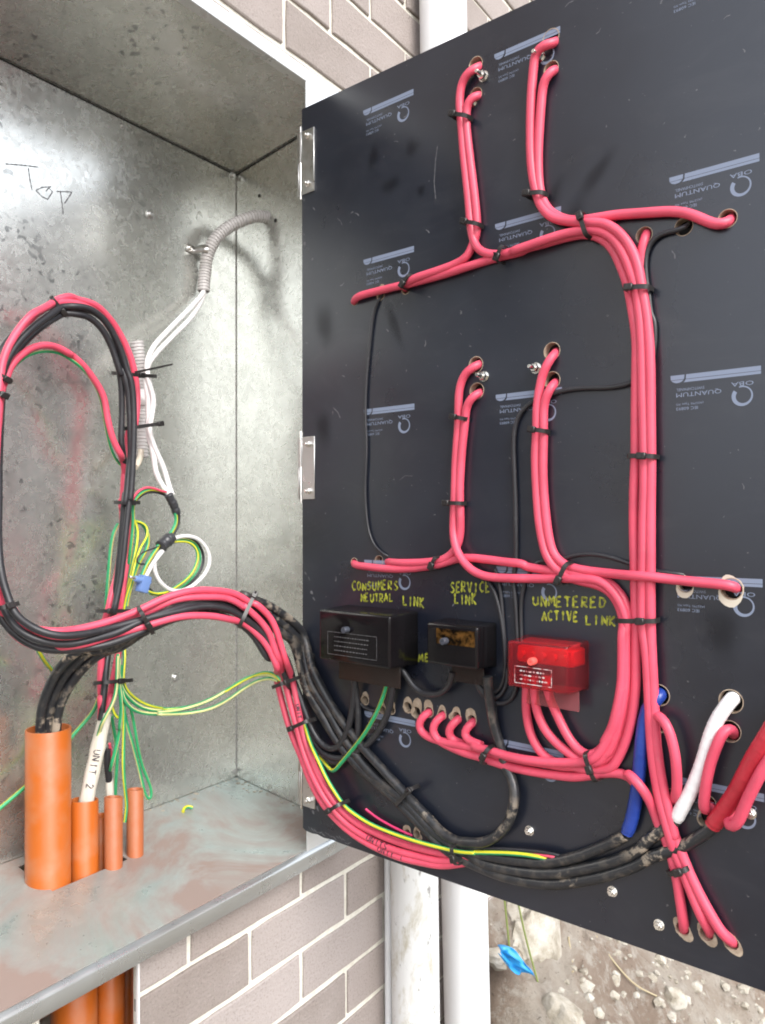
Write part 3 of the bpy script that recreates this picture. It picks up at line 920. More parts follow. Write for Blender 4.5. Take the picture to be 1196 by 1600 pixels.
# ================================================================== the hinged panel
HX, HY, HA = 0.2067, -0.03, math.radians(84.968)
S = Vector((-math.cos(HA), -math.sin(HA), 0))          # along the panel, from the hinge outwards
N = Vector((-math.sin(HA), math.cos(HA), 0))           # out of the face that carries the cables
PZ0, PZ1, PW = 0.1286, 1.279, 0.9
PANEL = Matrix(((S.x, 0, N.x, HX), (S.y, 0, N.y, HY), (0, 1, 0, 0), (0, 0, 0, 1)))   # (along, up, out) -> world
def pw(s, z, h=0.0):
    return PANEL @ Vector((s, z, h))
CABLES = [  # name, label, group, material, radius mm, centre line in world millimetres
('red_cable','red cable from the upper hole of the top middle pair, turning right into the trunk','red cables tied in bundles across the black panel','red',5.6,
 [(200.1,-355.2,1240.3),(181.3,-363.2,1227.0),(171.4,-362.4,1220.8),(168.2,-352.5,1217.4),(171.2,-341.2,1206.8),(171.6,-337.4,1185.2),(171.4,-339.1,1153.4),(171.1,-343.3,1110.6),(170.6,-348.0,1070.4),(170.3,-352.1,1035.8),(170.1,-353.9,1014.8),(169.9,-356.8,996.1),(169.2,-364.6,979.0),(167.8,-380.2,968.4),(165.9,-401.9,963.7),(164.2,-421.7,963.1),(156.3,-419.9,960.9),(154.2,-444.1,963.0),(152.3,-464.6,965.0),(151.9,-492.2,966.8),(151.6,-518.8,965.2),(150.0,-537.4,959.8),(148.6,-552.9,947.2),(147.5,-565.1,928.0),(146.8,-573.0,905.5),(146.2,-579.8,882.3),(145.9,-583.6,850.2),(145.7,-585.6,813.7),(145.6,-586.3,765.4),(145.6,-587.2,717.1),(145.5,-587.4,669.0),(145.6,-586.6,621.0),(145.8,-584.9,572.9),(145.8,-584.1,524.9),(145.8,-584.4,500.9),(144.3,-589.7,470.2),(144.2,-590.9,434.9),(144.2,-591.9,402.4),(144.0,-593.7,371.5),(143.7,-596.7,343.8),(143.3,-601.9,312.6),(142.7,-608.5,288.9),(141.9,-617.2,261.8),(145.0,-616.8,258.0),(144.0,-627.3,235.2),(143.1,-637.7,210.3),(142.3,-646.9,190.4),(147.9,-652.3,177.1),(166.0,-651.2,163.5),(174.1,-650.3,157.7)]),
('red_cable','red cable from the lower hole of the top middle pair, running down-left','red cables tied in bundles across the black panel','red',5.6,
 [(200.2,-354.4,1199.9),(181.4,-362.8,1187.8),(171.4,-362.2,1183.5),(169.1,-353.9,1183.0),(171.7,-347.6,1171.8),(171.7,-346.9,1151.3),(171.4,-351.3,1113.8),(170.9,-356.0,1081.4),(170.5,-360.7,1041.6),(171.3,-363.0,1015.7),(171.4,-362.3,998.0),(172.1,-353.8,984.5),(171.5,-349.8,972.9),(171.9,-333.4,967.1),(172.3,-306.1,962.2),(172.5,-281.4,959.5),(173.2,-262.0,957.5),(179.4,-248.4,954.9),(194.7,-234.6,953.7),(211.8,-222.5,955.9)]),
('red_cable','long red cable from the far left upper hole, sloping up to the trunk','red cables tied in bundles across the black panel','red',5.6,
 [(220.7,-121.9,954.3),(201.2,-137.8,951.0),(191.3,-147.3,951.9),(187.2,-160.0,954.1),(186.5,-179.8,955.0),(183.3,-216.2,955.2),(180.2,-251.1,954.6),(177.2,-284.7,955.1),(174.4,-317.0,956.1),(171.6,-348.2,958.0),(172.7,-370.6,960.8),(169.0,-400.4,962.3),(166.2,-433.0,962.1),(165.1,-433.3,962.9),(162.8,-460.1,964.4),(160.3,-488.8,965.2),(158.1,-513.8,963.6),(156.4,-532.6,956.2),(155.0,-548.2,940.8),(154.0,-559.7,917.2),(153.3,-567.2,893.5),(150.7,-574.9,857.4),(150.4,-577.8,827.7),(150.4,-578.0,791.1),(150.5,-577.0,742.5),(150.6,-576.0,693.9),(150.7,-574.5,657.5),(150.8,-573.8,621.0),(150.7,-574.0,572.4),(150.6,-575.2,524.0),(150.5,-576.3,499.8),(150.6,-576.0,494.2),(150.6,-575.8,459.9),(150.7,-574.8,432.4),(150.9,-571.8,401.8),(151.4,-566.1,373.4),(152.3,-556.7,349.7),(153.3,-545.0,330.8),(155.5,-531.4,325.0),(156.9,-515.7,321.9),(158.6,-495.8,323.0),(160.4,-475.2,322.2),(161.9,-458.4,327.2),(163.1,-445.6,339.3),(163.8,-437.0,357.2),(164.0,-434.5,374.3),(158.9,-436.3,393.0),(154.7,-438.3,411.4),(154.6,-439.0,426.9)]),
('red_cable','red cable from the top right pair, upper hole, bending over into the vertical trunk','red cables tied in bundles across the black panel','red',5.8,
 [(190.0,-470.4,1229.4),(171.5,-475.1,1216.9),(161.6,-473.0,1210.4),(156.4,-464.1,1209.0),(160.4,-452.7,1204.8),(160.8,-447.9,1185.2),(161.1,-445.3,1146.0),(161.2,-443.9,1100.9),(161.1,-444.9,1065.8),(160.7,-449.5,1037.8),(159.9,-458.2,1011.6),(158.6,-473.2,993.6),(156.6,-495.8,981.9),(149.5,-519.6,973.5),(147.6,-540.8,967.4),(146.1,-558.8,954.2),(146.9,-571.9,936.3),(146.1,-581.0,911.2),(145.6,-586.5,881.1),(146.2,-591.1,851.6),(146.0,-593.9,819.9),(145.9,-595.1,788.5),(145.9,-595.3,740.6),(145.9,-595.0,692.7),(145.9,-594.4,621.0),(146.0,-594.0,561.2),(146.0,-593.6,501.6),(144.8,-595.4,470.7),(144.8,-596.3,435.4),(144.7,-597.3,403.0),(144.5,-599.1,372.3),(144.2,-602.9,344.8),(143.7,-608.6,313.7),(143.2,-614.1,291.3),(142.6,-620.9,265.2),(145.2,-614.3,280.5),(144.3,-624.9,257.5),(143.5,-633.3,236.9),(142.5,-644.6,214.9),(141.4,-657.4,195.0),(142.5,-668.1,179.5),(145.8,-675.3,172.7),(161.8,-676.4,163.6),(171.9,-675.8,158.1)]),
('red_cable','red cable from the top right pair, lower hole, crossing right to the far hole','red cables tied in bundles across the black panel','red',5.8,
 [(190.2,-468.5,1193.5),(171.6,-473.8,1181.3),(159.7,-472.3,1175.2),(158.3,-465.9,1169.7),(161.8,-460.4,1157.6),(162.0,-457.9,1137.2),(162.2,-455.4,1106.1),(162.4,-453.5,1072.1),(162.2,-455.1,1039.7),(161.8,-460.3,1017.1),(161.7,-471.9,999.9),(160.2,-489.0,987.8),(157.5,-508.8,980.9),(153.5,-531.1,977.8),(153.3,-556.5,975.7),(151.1,-581.8,971.6),(148.9,-606.1,967.4),(147.5,-622.7,963.7),(146.0,-638.8,957.1),(144.8,-652.4,947.7),(143.9,-663.4,939.9),(142.0,-673.4,935.8),(147.5,-678.7,939.6),(161.6,-678.4,947.7),(171.8,-677.4,952.7)]),
('red_cable','short red cable emerging beside the black wire and slipping behind the trunk','red cables tied in bundles across the black panel','red',5.2,
 [(180.1,-582.9,958.5),(162.6,-587.2,950.7),(153.5,-588.1,943.9),(152.8,-584.9,931.7),(155.0,-582.7,913.2),(155.0,-583.0,888.7),(154.8,-585.3,859.0),(153.4,-589.9,838.7),(153.2,-591.6,790.0),(155.3,-591.2,741.9),(165.6,-587.5,706.6),(180.0,-583.3,695.5)]),
('red_cable','red cable from the upper hole of the middle left pair, sweeping right beneath','red cables tied in bundles across the black panel','red',5.6,
 [(200.3,-353.4,833.8),(181.5,-361.2,828.3),(171.5,-360.7,825.7),(169.2,-353.3,822.1),(172.2,-342.0,813.0),(172.7,-335.8,798.1),(172.9,-333.2,772.5),(173.1,-331.9,746.7),(173.3,-329.3,721.8),(173.4,-327.9,695.9),(173.5,-326.5,656.9),(173.7,-324.5,625.8),(172.7,-325.0,602.4),(168.1,-331.6,581.9),(165.0,-343.2,565.6),(163.6,-359.4,553.2),(163.9,-379.0,547.1),(163.5,-406.7,546.0),(161.1,-433.3,546.7),(162.2,-432.7,546.7),(159.8,-459.3,547.6),(157.6,-485.1,549.1),(154.6,-507.6,549.4),(150.6,-529.8,549.3),(149.4,-544.2,542.5),(149.4,-555.3,529.0),(150.8,-562.2,513.4),(150.5,-565.4,496.6),(148.5,-564.9,493.6),(148.5,-564.7,459.1),(148.7,-563.2,431.4),(149.1,-558.7,399.1),(149.7,-551.8,371.7),(150.6,-541.7,347.6),(150.7,-540.6,349.9),(151.5,-530.9,334.5),(152.6,-519.3,332.3),(153.8,-505.5,333.3),(155.0,-491.4,339.4),(156.4,-475.0,349.6),(157.7,-460.4,363.8),(158.6,-450.9,381.5),(154.7,-449.6,397.4),(153.7,-449.3,412.9),(153.6,-449.8,428.2)]),
('red_cable','red cable from the lower hole of the middle left pair, bending left','red cables tied in bundles across the black panel','red',5.6,
 [(200.3,-353.2,794.4),(181.5,-361.6,789.9),(171.4,-362.0,786.8),(169.1,-354.6,781.5),(171.8,-346.1,769.7),(172.1,-343.0,751.0),(172.5,-338.9,721.2),(172.7,-336.6,695.5),(172.8,-334.6,656.8),(172.8,-335.1,625.7),(174.9,-333.8,605.0),(175.2,-330.0,586.8),(175.2,-319.6,574.2),(174.3,-306.5,566.8),(174.2,-285.1,563.1),(176.5,-258.5,560.9),(181.1,-229.6,559.9),(187.5,-213.7,559.7),(200.0,-196.8,559.8),(215.4,-181.4,559.0)]),
('red_cable','red cable from the far left lower hole running along above the yellow writing','red cables tied in bundles across the black panel','red',5.6,
 [(220.6,-123.1,557.1),(202.4,-135.9,555.7),(191.4,-146.9,553.6),(186.5,-168.2,552.2),(183.6,-201.2,550.6),(180.5,-236.6,551.4),(177.8,-267.2,554.1),(175.1,-296.8,559.4),(176.6,-314.2,564.3),(176.0,-332.4,568.7),(173.1,-354.5,570.2),(167.8,-379.9,568.8),(165.6,-405.8,566.1),(163.2,-432.5,564.0),(165.3,-431.4,562.0),(163.0,-458.1,558.7),(160.4,-486.7,556.2),(158.7,-506.1,554.4),(156.8,-527.6,551.3),(155.6,-542.1,547.0),(155.4,-555.9,534.7),(154.6,-564.7,518.1),(154.3,-568.4,498.8),(154.4,-566.8,493.1),(154.4,-566.6,458.5),(154.5,-565.5,430.7),(154.8,-561.7,398.3),(155.5,-554.3,369.4),(156.4,-544.0,343.8),(156.0,-536.8,339.0),(155.3,-522.0,329.3),(159.0,-503.4,323.3),(160.8,-483.1,319.7),(162.6,-462.2,318.7),(164.7,-438.5,317.4),(167.6,-405.1,316.9),(170.1,-377.3,317.1),(171.8,-358.2,317.7),(173.9,-333.7,319.5),(169.3,-362.7,319.7),(171.0,-344.0,319.5),(173.9,-310.9,319.1),(176.2,-285.1,320.6),(177.7,-268.1,326.7),(178.0,-264.6,336.1),(177.4,-271.2,347.1),(181.8,-278.5,352.5),(195.1,-275.5,350.8),(207.6,-270.2,348.3)]),
('red_cable','red cable from the upper hole of the middle right pair, curving into the trunk','red cables tied in bundles across the black panel','red',5.6,
 [(190.3,-466.6,834.1),(171.8,-471.9,828.1),(161.8,-471.6,822.3),(158.3,-465.8,812.9),(160.9,-458.4,800.5),(161.3,-454.3,785.1),(161.5,-451.8,758.9),(161.7,-449.9,732.5),(161.8,-448.6,706.1),(161.7,-449.0,679.6),(161.6,-450.6,647.8),(161.4,-452.8,621.4),(161.1,-456.8,597.7),(160.5,-463.7,576.8),(159.5,-474.5,562.0),(158.3,-488.6,551.7),(156.7,-506.8,546.9),(154.8,-528.3,543.9),(153.4,-543.5,537.2),(152.5,-554.3,524.6),(152.0,-559.3,510.7),(151.9,-561.2,496.1),(145.8,-562.1,493.7),(145.8,-561.6,459.2),(146.0,-559.9,431.5),(146.4,-554.7,400.4),(147.1,-547.3,377.1),(148.0,-536.9,357.2),(149.5,-542.0,362.2),(150.5,-531.4,348.5),(149.3,-522.4,341.9),(152.4,-509.9,343.1),(153.5,-496.9,353.0),(154.6,-484.8,370.0),(155.5,-474.6,390.0),(153.1,-467.7,406.6),(152.2,-466.1,418.9),(152.2,-465.7,430.2)]),
('red_cable','red cable from the lower hole of the middle right pair, running far right','red cables tied in bundles across the black panel','red',5.6,
 [(190.4,-465.2,795.5),(171.9,-470.6,790.8),(160.8,-471.2,785.5),(159.2,-466.3,777.1),(161.7,-460.7,763.4),(161.8,-459.4,742.5),(161.9,-458.7,716.2),(161.9,-458.6,684.5),(161.8,-459.6,655.5),(161.6,-462.3,621.3),(161.2,-466.8,595.2),(161.6,-473.2,577.5),(160.5,-486.2,565.7),(157.7,-506.5,560.1),(151.5,-542.3,557.6),(140.8,-572.9,556.9),(138.7,-597.2,556.1),(142.8,-619.1,554.3),(143.6,-643.6,553.0),(142.5,-667.7,551.3),(143.3,-681.2,549.2),(155.2,-683.2,545.7),(171.4,-681.2,543.0)]),
('red_cable','red cable out of the second of four chipped holes, ending at the bottom edge','red cables tied in bundles across the black panel','red',5.6,
 [(205.5,-294.4,349.4),(188.8,-301.0,352.2),(178.7,-302.3,352.1),(173.3,-295.1,344.3),(173.7,-290.5,330.9),(174.1,-297.9,320.7),(175.5,-315.2,313.8),(171.0,-344.0,309.9),(168.7,-370.6,309.5),(171.8,-358.2,309.1),(170.1,-377.2,307.4),(167.6,-405.0,305.6),(164.7,-438.5,305.1),(161.9,-470.6,307.0),(159.7,-495.3,309.7),(157.7,-517.3,315.9),(156.4,-532.9,321.4),(155.2,-546.3,325.0),(154.0,-559.4,326.2),(153.0,-571.4,322.4),(152.1,-581.3,311.2),(146.6,-564.1,330.5),(135.4,-577.7,328.5),(135.6,-586.0,319.4),(143.1,-591.8,305.0),(148.7,-596.7,287.3),(148.1,-603.7,270.7),(149.3,-601.8,279.1),(148.6,-610.3,257.8),(147.9,-617.9,232.8),(147.5,-622.3,209.6),(147.2,-625.2,187.5),(150.2,-625.9,173.6),(166.5,-622.8,158.6),(176.8,-620.4,151.5)]),
('red_cable','red cable out of the third of four chipped holes','red cables tied in bundles across the black panel','red',5.6,
 [(203.2,-320.1,348.6),(186.6,-326.7,351.5),(176.4,-328.1,351.5),(172.0,-321.1,344.5),(173.6,-314.8,331.1),(176.1,-320.3,322.8),(175.7,-336.2,320.3),(174.6,-360.0,318.4),(175.8,-346.8,314.5),(173.9,-368.5,312.4),(172.6,-393.8,310.8),(179.4,-408.2,306.5),(195.8,-404.9,300.8)]),
('red_cable','red cable out of the fourth chipped hole, nearest the black looped cable','red cables tied in bundles across the black panel','red',5.6,
 [(201.2,-343.0,347.5),(184.6,-349.2,350.9),(174.4,-350.5,351.0),(170.0,-344.1,343.8),(170.3,-340.3,334.5),(168.5,-349.5,329.1),(165.5,-372.3,325.7),(166.3,-351.9,324.1),(162.9,-367.5,322.9),(160.6,-382.1,323.4),(160.0,-400.1,321.3),(157.3,-431.4,320.9),(154.4,-463.6,323.6),(151.7,-494.6,328.3),(147.9,-515.3,333.7),(146.7,-529.0,342.7),(146.8,-539.2,357.9),(147.1,-547.5,373.5),(147.4,-554.7,392.3),(149.1,-558.8,415.8),(151.0,-560.1,437.1),(155.4,-567.0,486.0),(156.3,-567.5,513.7),(167.7,-564.0,526.4),(182.1,-559.5,527.8)]),
('red_cable','uppermost red cable of the band sweeping from the box to the panel','looped red and black cables in the metal box','red',5.0,
 [(-108.2,150.0,930.6),(-122.4,140.0,920.8),(-149.1,120.0,905.0),(-173.8,105.0,887.9),(-185.7,105.0,874.2),(-196.4,105.0,859.1),(-205.1,105.0,843.8),(-210.7,105.0,830.0),(-214.5,105.0,814.9),(-233.8,88.0,670.9),(-238.8,88.0,623.8),(-239.4,88.0,576.9),(-233.5,88.0,539.1),(-219.0,88.0,510.1),(-211.2,74.0,496.0),(-202.7,60.0,488.2),(-186.5,42.0,483.9),(-153.3,38.0,482.9),(-113.3,30.0,488.6),(-72.3,20.0,500.4),(-37.4,10.0,514.6),(-0.5,0.0,522.2),(35.5,-8.0,520.6),(73.5,-16.0,512.5),(100.0,-24.0,496.8),(98.9,-28.0,498.7),(117.3,-34.0,483.1),(127.7,-38.0,467.8),(134.4,-42.0,448.5),(140.8,-44.0,429.0),(147.2,-46.0,409.4),(180.5,-30.3,373.5),(179.5,-41.6,335.1),(178.4,-55.0,292.3),(177.1,-69.8,262.1),(175.7,-85.7,235.3),(173.8,-107.0,211.5),(178.1,-126.3,191.1),(181.9,-151.4,175.4),(180.3,-192.6,167.4),(178.6,-235.1,163.6),(176.7,-278.7,165.5),(173.5,-315.9,169.2),(171.5,-337.9,171.0),(169.6,-359.5,175.5),(171.6,-348.4,171.7),(169.7,-370.1,177.3),(170.8,-392.0,183.4),(171.1,-411.6,188.3)]),
('red_cable','red cable of the band lettered UNITS at the panel foot','looped red and black cables in the metal box','red',5.0,
 [(-203.8,112.0,805.4),(-209.9,108.0,795.9),(-215.9,104.0,783.8),(-224.8,105.0,623.8),(-228.2,99.8,576.2),(-224.5,94.7,544.4),(-212.1,89.5,515.1),(-198.2,84.3,493.2),(-180.5,79.2,480.3),(-162.3,74.0,472.0),(-140.7,62.0,471.0),(-117.0,52.0,475.0),(-88.4,42.0,482.0),(-57.4,28.0,493.6),(-21.1,8.0,510.5),(22.7,-6.0,512.3),(63.1,-16.0,505.9),(94.5,-24.0,485.8),(79.0,-22.0,497.3),(93.9,-27.0,484.9),(109.0,-32.0,469.4),(119.7,-38.0,451.4),(127.0,-41.0,432.0),(132.2,-44.0,414.2),(180.0,-13.7,371.8),(178.7,-28.3,333.6),(177.4,-43.4,298.7),(176.1,-58.3,263.1),(174.4,-77.7,231.6),(172.4,-100.2,205.4),(176.7,-119.6,183.8),(180.7,-142.8,167.9),(180.4,-180.4,156.7),(177.5,-224.2,153.0),(175.9,-265.2,153.2),(173.9,-299.5,157.3),(171.5,-337.9,166.5),(173.3,-352.4,170.3)]),
('red_cable','lowest red cable of the sweeping band, lettered UNIT 1 at the panel foot','looped red and black cables in the metal box','red',5.0,
 [(-218.9,100.0,529.1),(-218.2,100.0,509.9),(-213.1,100.0,495.0),(-204.2,100.0,481.9),(-196.1,92.0,470.6),(-185.3,84.0,462.7),(-176.7,64.0,459.4),(-167.0,48.0,461.5),(-153.3,38.0,463.0),(-142.1,34.0,464.1),(-102.9,28.0,471.8),(-68.6,14.0,479.2),(-20.7,-2.0,487.7),(29.8,-14.0,485.2),(64.3,-20.0,476.2),(79.1,-18.0,473.0),(92.9,-22.0,464.4),(107.1,-28.0,449.3),(119.8,-34.0,432.4),(127.7,-38.0,415.8),(132.2,-42.0,399.6),(185.9,7.5,368.5),(184.6,-7.4,329.8),(182.9,-25.9,289.6),(181.1,-47.1,256.1),(179.3,-66.8,223.1),(177.1,-92.1,194.7),(181.0,-116.2,172.3),(182.2,-147.9,156.4),(179.8,-186.8,147.3),(177.0,-230.3,144.5),(175.4,-271.1,146.7),(173.4,-305.1,151.9),(171.5,-337.9,163.3),(173.3,-352.4,169.3)]),
('black_cable','upper black cable of the band, between the red ones, ending in the neutral link box','looped red and black cables in the metal box','black',4.8,
 [(-108.1,140.0,918.5),(-125.6,130.0,906.7),(-143.6,122.0,893.9),(-161.9,116.0,878.7),(-178.5,112.0,862.6),(-190.8,111.2,848.1),(-200.0,110.4,834.3),(-206.2,109.6,821.3),(-210.4,108.8,808.6),(-213.7,108.0,795.3),(-224.0,96.0,639.7),(-229.5,86.0,592.3),(-231.3,76.0,555.0),(-228.5,70.0,533.3),(-223.4,58.0,508.7),(-206.7,48.0,489.5),(-184.7,34.0,479.9),(-149.1,28.0,477.4),(-108.4,26.0,481.0),(-74.6,17.0,487.8),(-47.8,8.0,491.9),(-19.0,0.0,495.2),(20.8,-8.0,499.2),(52.9,-16.0,493.8),(86.5,-24.0,474.1),(116.2,-32.0,446.6),(137.9,-38.0,413.4),(167.1,-26.0,412.0),(178.2,-34.0,376.7),(187.1,-23.9,377.1),(186.0,-37.2,354.7),(184.6,-52.2,324.9),(187.3,-67.1,294.7),(188.8,-84.5,276.6),(188.0,-105.1,273.3),(186.5,-122.7,285.7),(185.2,-137.3,312.0),(184.5,-145.5,342.5),(183.0,-151.2,376.4),(182.9,-151.9,391.7)]),
('black_cable','middle black cable of the band, curling up to the right end of the neutral box','looped red and black cables in the metal box','black',4.8,
 [(-107.9,142.0,908.3),(-125.2,134.0,897.5),(-143.1,126.0,884.8),(-157.7,126.0,871.3),(-172.0,126.0,856.2),(-183.0,126.0,842.0),(-190.8,126.0,829.4),(-195.7,126.0,818.3),(-199.5,126.0,805.7),(-222.0,100.0,543.7),(-221.6,95.0,529.6),(-221.5,86.0,512.2),(-219.6,76.0,498.5),(-212.9,64.0,484.5),(-200.0,52.0,474.2),(-181.7,44.0,468.1),(-160.1,38.0,465.2),(-143.5,32.0,467.1),(-123.5,28.0,470.6),(-106.5,24.0,473.6),(-68.6,14.0,487.7),(-24.6,4.0,498.0),(23.4,0.0,502.8),(62.6,-6.0,496.8),(96.7,-14.0,478.1),(130.4,-24.0,444.3),(156.1,-20.0,430.8),(176.0,-26.0,388.2),(192.2,-12.3,369.6),(190.1,-35.3,335.0),(190.7,-52.3,302.5),(192.6,-64.4,277.3),(191.8,-85.5,262.4),(190.3,-113.1,260.1),(187.6,-144.3,273.6),(185.2,-171.1,291.6),(183.2,-194.0,315.0),(180.7,-211.5,344.6),(177.7,-221.8,380.6),(176.5,-224.2,400.5)]),
('black_cable','lowest black cable of the band, turning up near the middle of the neutral box','looped red and black cables in the metal box','black',4.8,
 [(-100.8,158.0,928.5),(-124.7,150.0,915.9),(-147.1,145.0,898.5),(-167.7,140.0,879.9),(-184.6,135.0,861.7),(-197.3,130.0,846.5),(-207.8,125.0,829.2),(-215.7,120.0,571.6),(-219.8,112.5,535.8),(-219.0,105.0,508.5),(-214.0,92.0,488.4),(-205.9,80.0,475.0),(-193.9,68.0,464.2),(-180.6,58.0,459.0),(-160.2,48.0,456.2),(-137.9,40.0,456.3),(-120.6,32.0,458.7),(-105.0,26.0,462.0),(-60.1,14.0,474.8),(-22.8,6.0,484.2),(39.3,-4.0,485.1),(69.0,-10.0,476.9),(103.4,-18.0,450.9),(131.7,-28.0,409.5),(156.1,-18.0,420.2),(176.0,-26.0,365.7),(195.5,-20.1,348.3),(193.5,-43.0,316.6),(194.0,-59.8,284.2),(194.2,-80.1,261.0),(193.1,-104.4,251.7),(190.9,-128.9,262.1),(189.6,-144.4,279.0),(188.9,-151.6,301.9),(187.7,-153.8,330.3),(185.9,-152.1,358.3),(183.0,-150.5,381.4),(183.1,-149.9,391.4)]),
('red_cable','outermost red cable over the top of the loop, dropping beside the grey conduit','looped red and black cables in the metal box','red',5.0,
 [(-108.2,150.0,930.6),(-97.0,150.0,936.7),(-85.6,150.0,941.1),(-76.1,158.0,940.9),(-42.0,158.0,939.3),(-10.6,158.0,919.8),(12.6,158.0,888.3),(26.9,158.0,859.0),(33.7,158.0,824.2),(33.2,158.0,792.2),(27.0,158.0,759.7),(24.3,164.0,762.8),(19.3,164.0,736.7),(17.4,164.0,714.2),(14.8,164.0,688.5),(12.5,164.0,662.9),(10.2,164.0,637.4),(13.4,170.0,654.7),(16.3,170.0,626.6),(12.6,170.0,579.8),(3.3,165.0,544.6),(-9.6,155.0,525.8),(-18.7,150.0,511.5),(-24.5,148.0,491.0),(-25.8,155.0,473.0),(-29.0,155.0,446.1),(-31.7,155.0,419.2),(-33.8,155.0,390.5),(-32.5,155.0,364.9),(-29.5,155.0,346.3),(-41.5,146.0,367.0),(-40.0,146.0,354.2),(-38.5,146.0,341.5),(-40.0,146.0,330.5)]),
('red_cable','second red cable inside the top of the loop, passing down through the bundle','looped red and black cables in the metal box','red',5.0,
 [(-225.2,95.0,623.8),(-219.6,105.0,672.0),(-205.0,130.0,776.3),(-201.0,130.0,806.7),(-189.2,130.0,841.9),(-167.9,130.0,879.7),(-134.5,142.0,910.9),(-99.2,148.0,928.6),(-70.4,148.0,931.4),(-42.6,148.0,923.2),(-16.6,150.0,901.3),(3.3,152.0,870.3),(15.8,156.0,841.3),(34.8,168.0,832.2),(34.8,168.0,803.0),(29.9,168.0,770.1),(26.1,168.0,739.0),(25.1,168.0,706.8),(24.2,168.0,674.5),(22.3,168.0,642.3),(24.1,165.0,645.4),(18.8,155.0,623.4),(16.9,155.0,598.5),(12.3,155.0,561.4),(5.9,155.0,521.6),(2.2,155.0,489.6),(3.4,165.0,467.4),(7.9,165.0,438.8),(3.4,165.0,413.2),(-2.1,165.0,388.0),(-8.0,165.0,363.0),(-10.8,165.0,341.3),(-23.1,146.0,363.6),(-26.0,146.0,352.8),(-29.0,146.0,340.8),(-32.7,146.0,329.0)]),
('red_cable','lone red cable arching below the big loop with a yellow wire beneath it','looped red and black cables in the metal box','red',4.8,
 [(-202.0,115.0,806.0),(-195.5,118.0,819.3),(-186.5,120.0,830.3),(-173.2,124.0,842.5),(-157.5,128.0,852.2),(-142.7,130.0,857.4),(-128.6,132.0,859.8),(-112.0,134.0,858.8),(-94.9,136.0,853.4),(-93.0,145.0,857.5),(-72.4,145.0,845.6),(-53.3,145.0,828.1),(-37.1,145.0,804.0),(-28.2,145.0,769.0),(-19.2,145.0,739.3),(-5.5,145.0,717.3),(7.5,160.0,715.0),(11.7,160.0,700.9),(19.4,168.0,682.4),(22.8,172.0,658.5)]),
('black_cable','black cable on the inside of the loop, at the left of the bundle','looped red and black cables in the metal box','black',4.7,
 [(-100.8,158.0,928.5),(-94.9,148.0,924.7),(-86.4,142.0,922.0),(-78.7,142.0,923.1),(-57.7,142.0,924.0),(-35.9,142.0,913.5),(-20.4,140.0,891.6),(-10.4,140.0,862.7),(-4.9,140.0,832.7),(-13.7,140.0,850.7),(-9.7,141.0,832.8),(-7.0,142.0,813.0),(-5.1,143.0,789.9),(-5.8,144.0,761.8),(-5.8,145.0,743.1),(-3.2,146.0,727.7),(6.7,155.0,716.3),(16.1,165.0,698.1)]),
('black_cable','black cable in the centre of the tied bundle left of the grey conduit','looped red and black cables in the metal box','black',4.7,
 [(-107.9,142.0,908.3),(-98.2,138.0,913.8),(-92.4,134.0,911.6),(-71.8,134.0,912.4),(-48.3,134.0,900.5),(-30.7,134.0,877.5),(-20.4,134.0,852.7),(-12.6,134.0,834.8),(-9.6,134.0,850.7),(-8.0,132.0,832.1),(-3.7,132.0,817.1),(-0.5,132.0,795.7),(0.7,132.0,770.9),(1.4,132.0,746.0),(1.5,132.0,721.1),(-1.1,132.0,696.0),(-4.9,132.0,667.9),(-8.6,132.0,643.1),(1.0,144.0,663.2),(-0.8,144.0,644.8),(-2.6,144.0,623.4),(-5.3,144.0,596.0),(-8.6,144.0,565.6),(-11.6,144.0,543.0),(-14.5,150.0,486.9),(-11.7,158.0,462.1),(-16.0,158.0,435.1),(-24.7,152.0,409.4),(-32.7,146.0,384.1),(-37.5,144.0,360.0),(-40.4,144.0,339.1),(-38.2,144.0,349.2),(-40.0,144.0,339.5),(-41.1,144.0,329.8)]),
('black_cable','black cable nearest the grey conduit, running straight down the bundle','looped red and black cables in the metal box','black',4.7,
 [(-108.1,140.0,918.5),(-100.0,132.0,920.5),(-99.2,130.0,920.4),(-76.0,128.0,923.4),(-50.5,128.0,914.1),(-30.7,128.0,893.7),(-15.0,128.0,866.2),(-5.8,128.0,839.0),(-3.7,126.0,835.2),(0.5,126.0,814.0),(2.9,126.0,789.4),(2.6,126.0,761.3),(2.0,126.0,733.3),(1.3,126.0,705.2),(-0.9,126.0,677.2),(-3.9,126.0,649.2),(-1.5,130.0,662.8),(-3.0,130.0,644.6),(-7.0,130.0,614.3),(-12.0,130.0,575.2),(-18.6,130.0,533.4),(-24.8,130.0,504.0),(-28.6,130.0,488.0),(-6.6,162.0,478.0),(-10.9,162.0,452.5),(-14.6,162.0,427.1),(-19.5,160.0,402.3),(-24.4,158.0,377.7),(-28.4,156.0,356.8),(-29.8,152.0,361.6),(-31.0,152.0,349.2),(-32.4,152.0,336.9),(-33.3,152.0,327.0)]),
('feed_cable','thick black feed cable looping up from the panel foot to the service link','thick mud-stained black feed cables','dirtyblack',6.6,
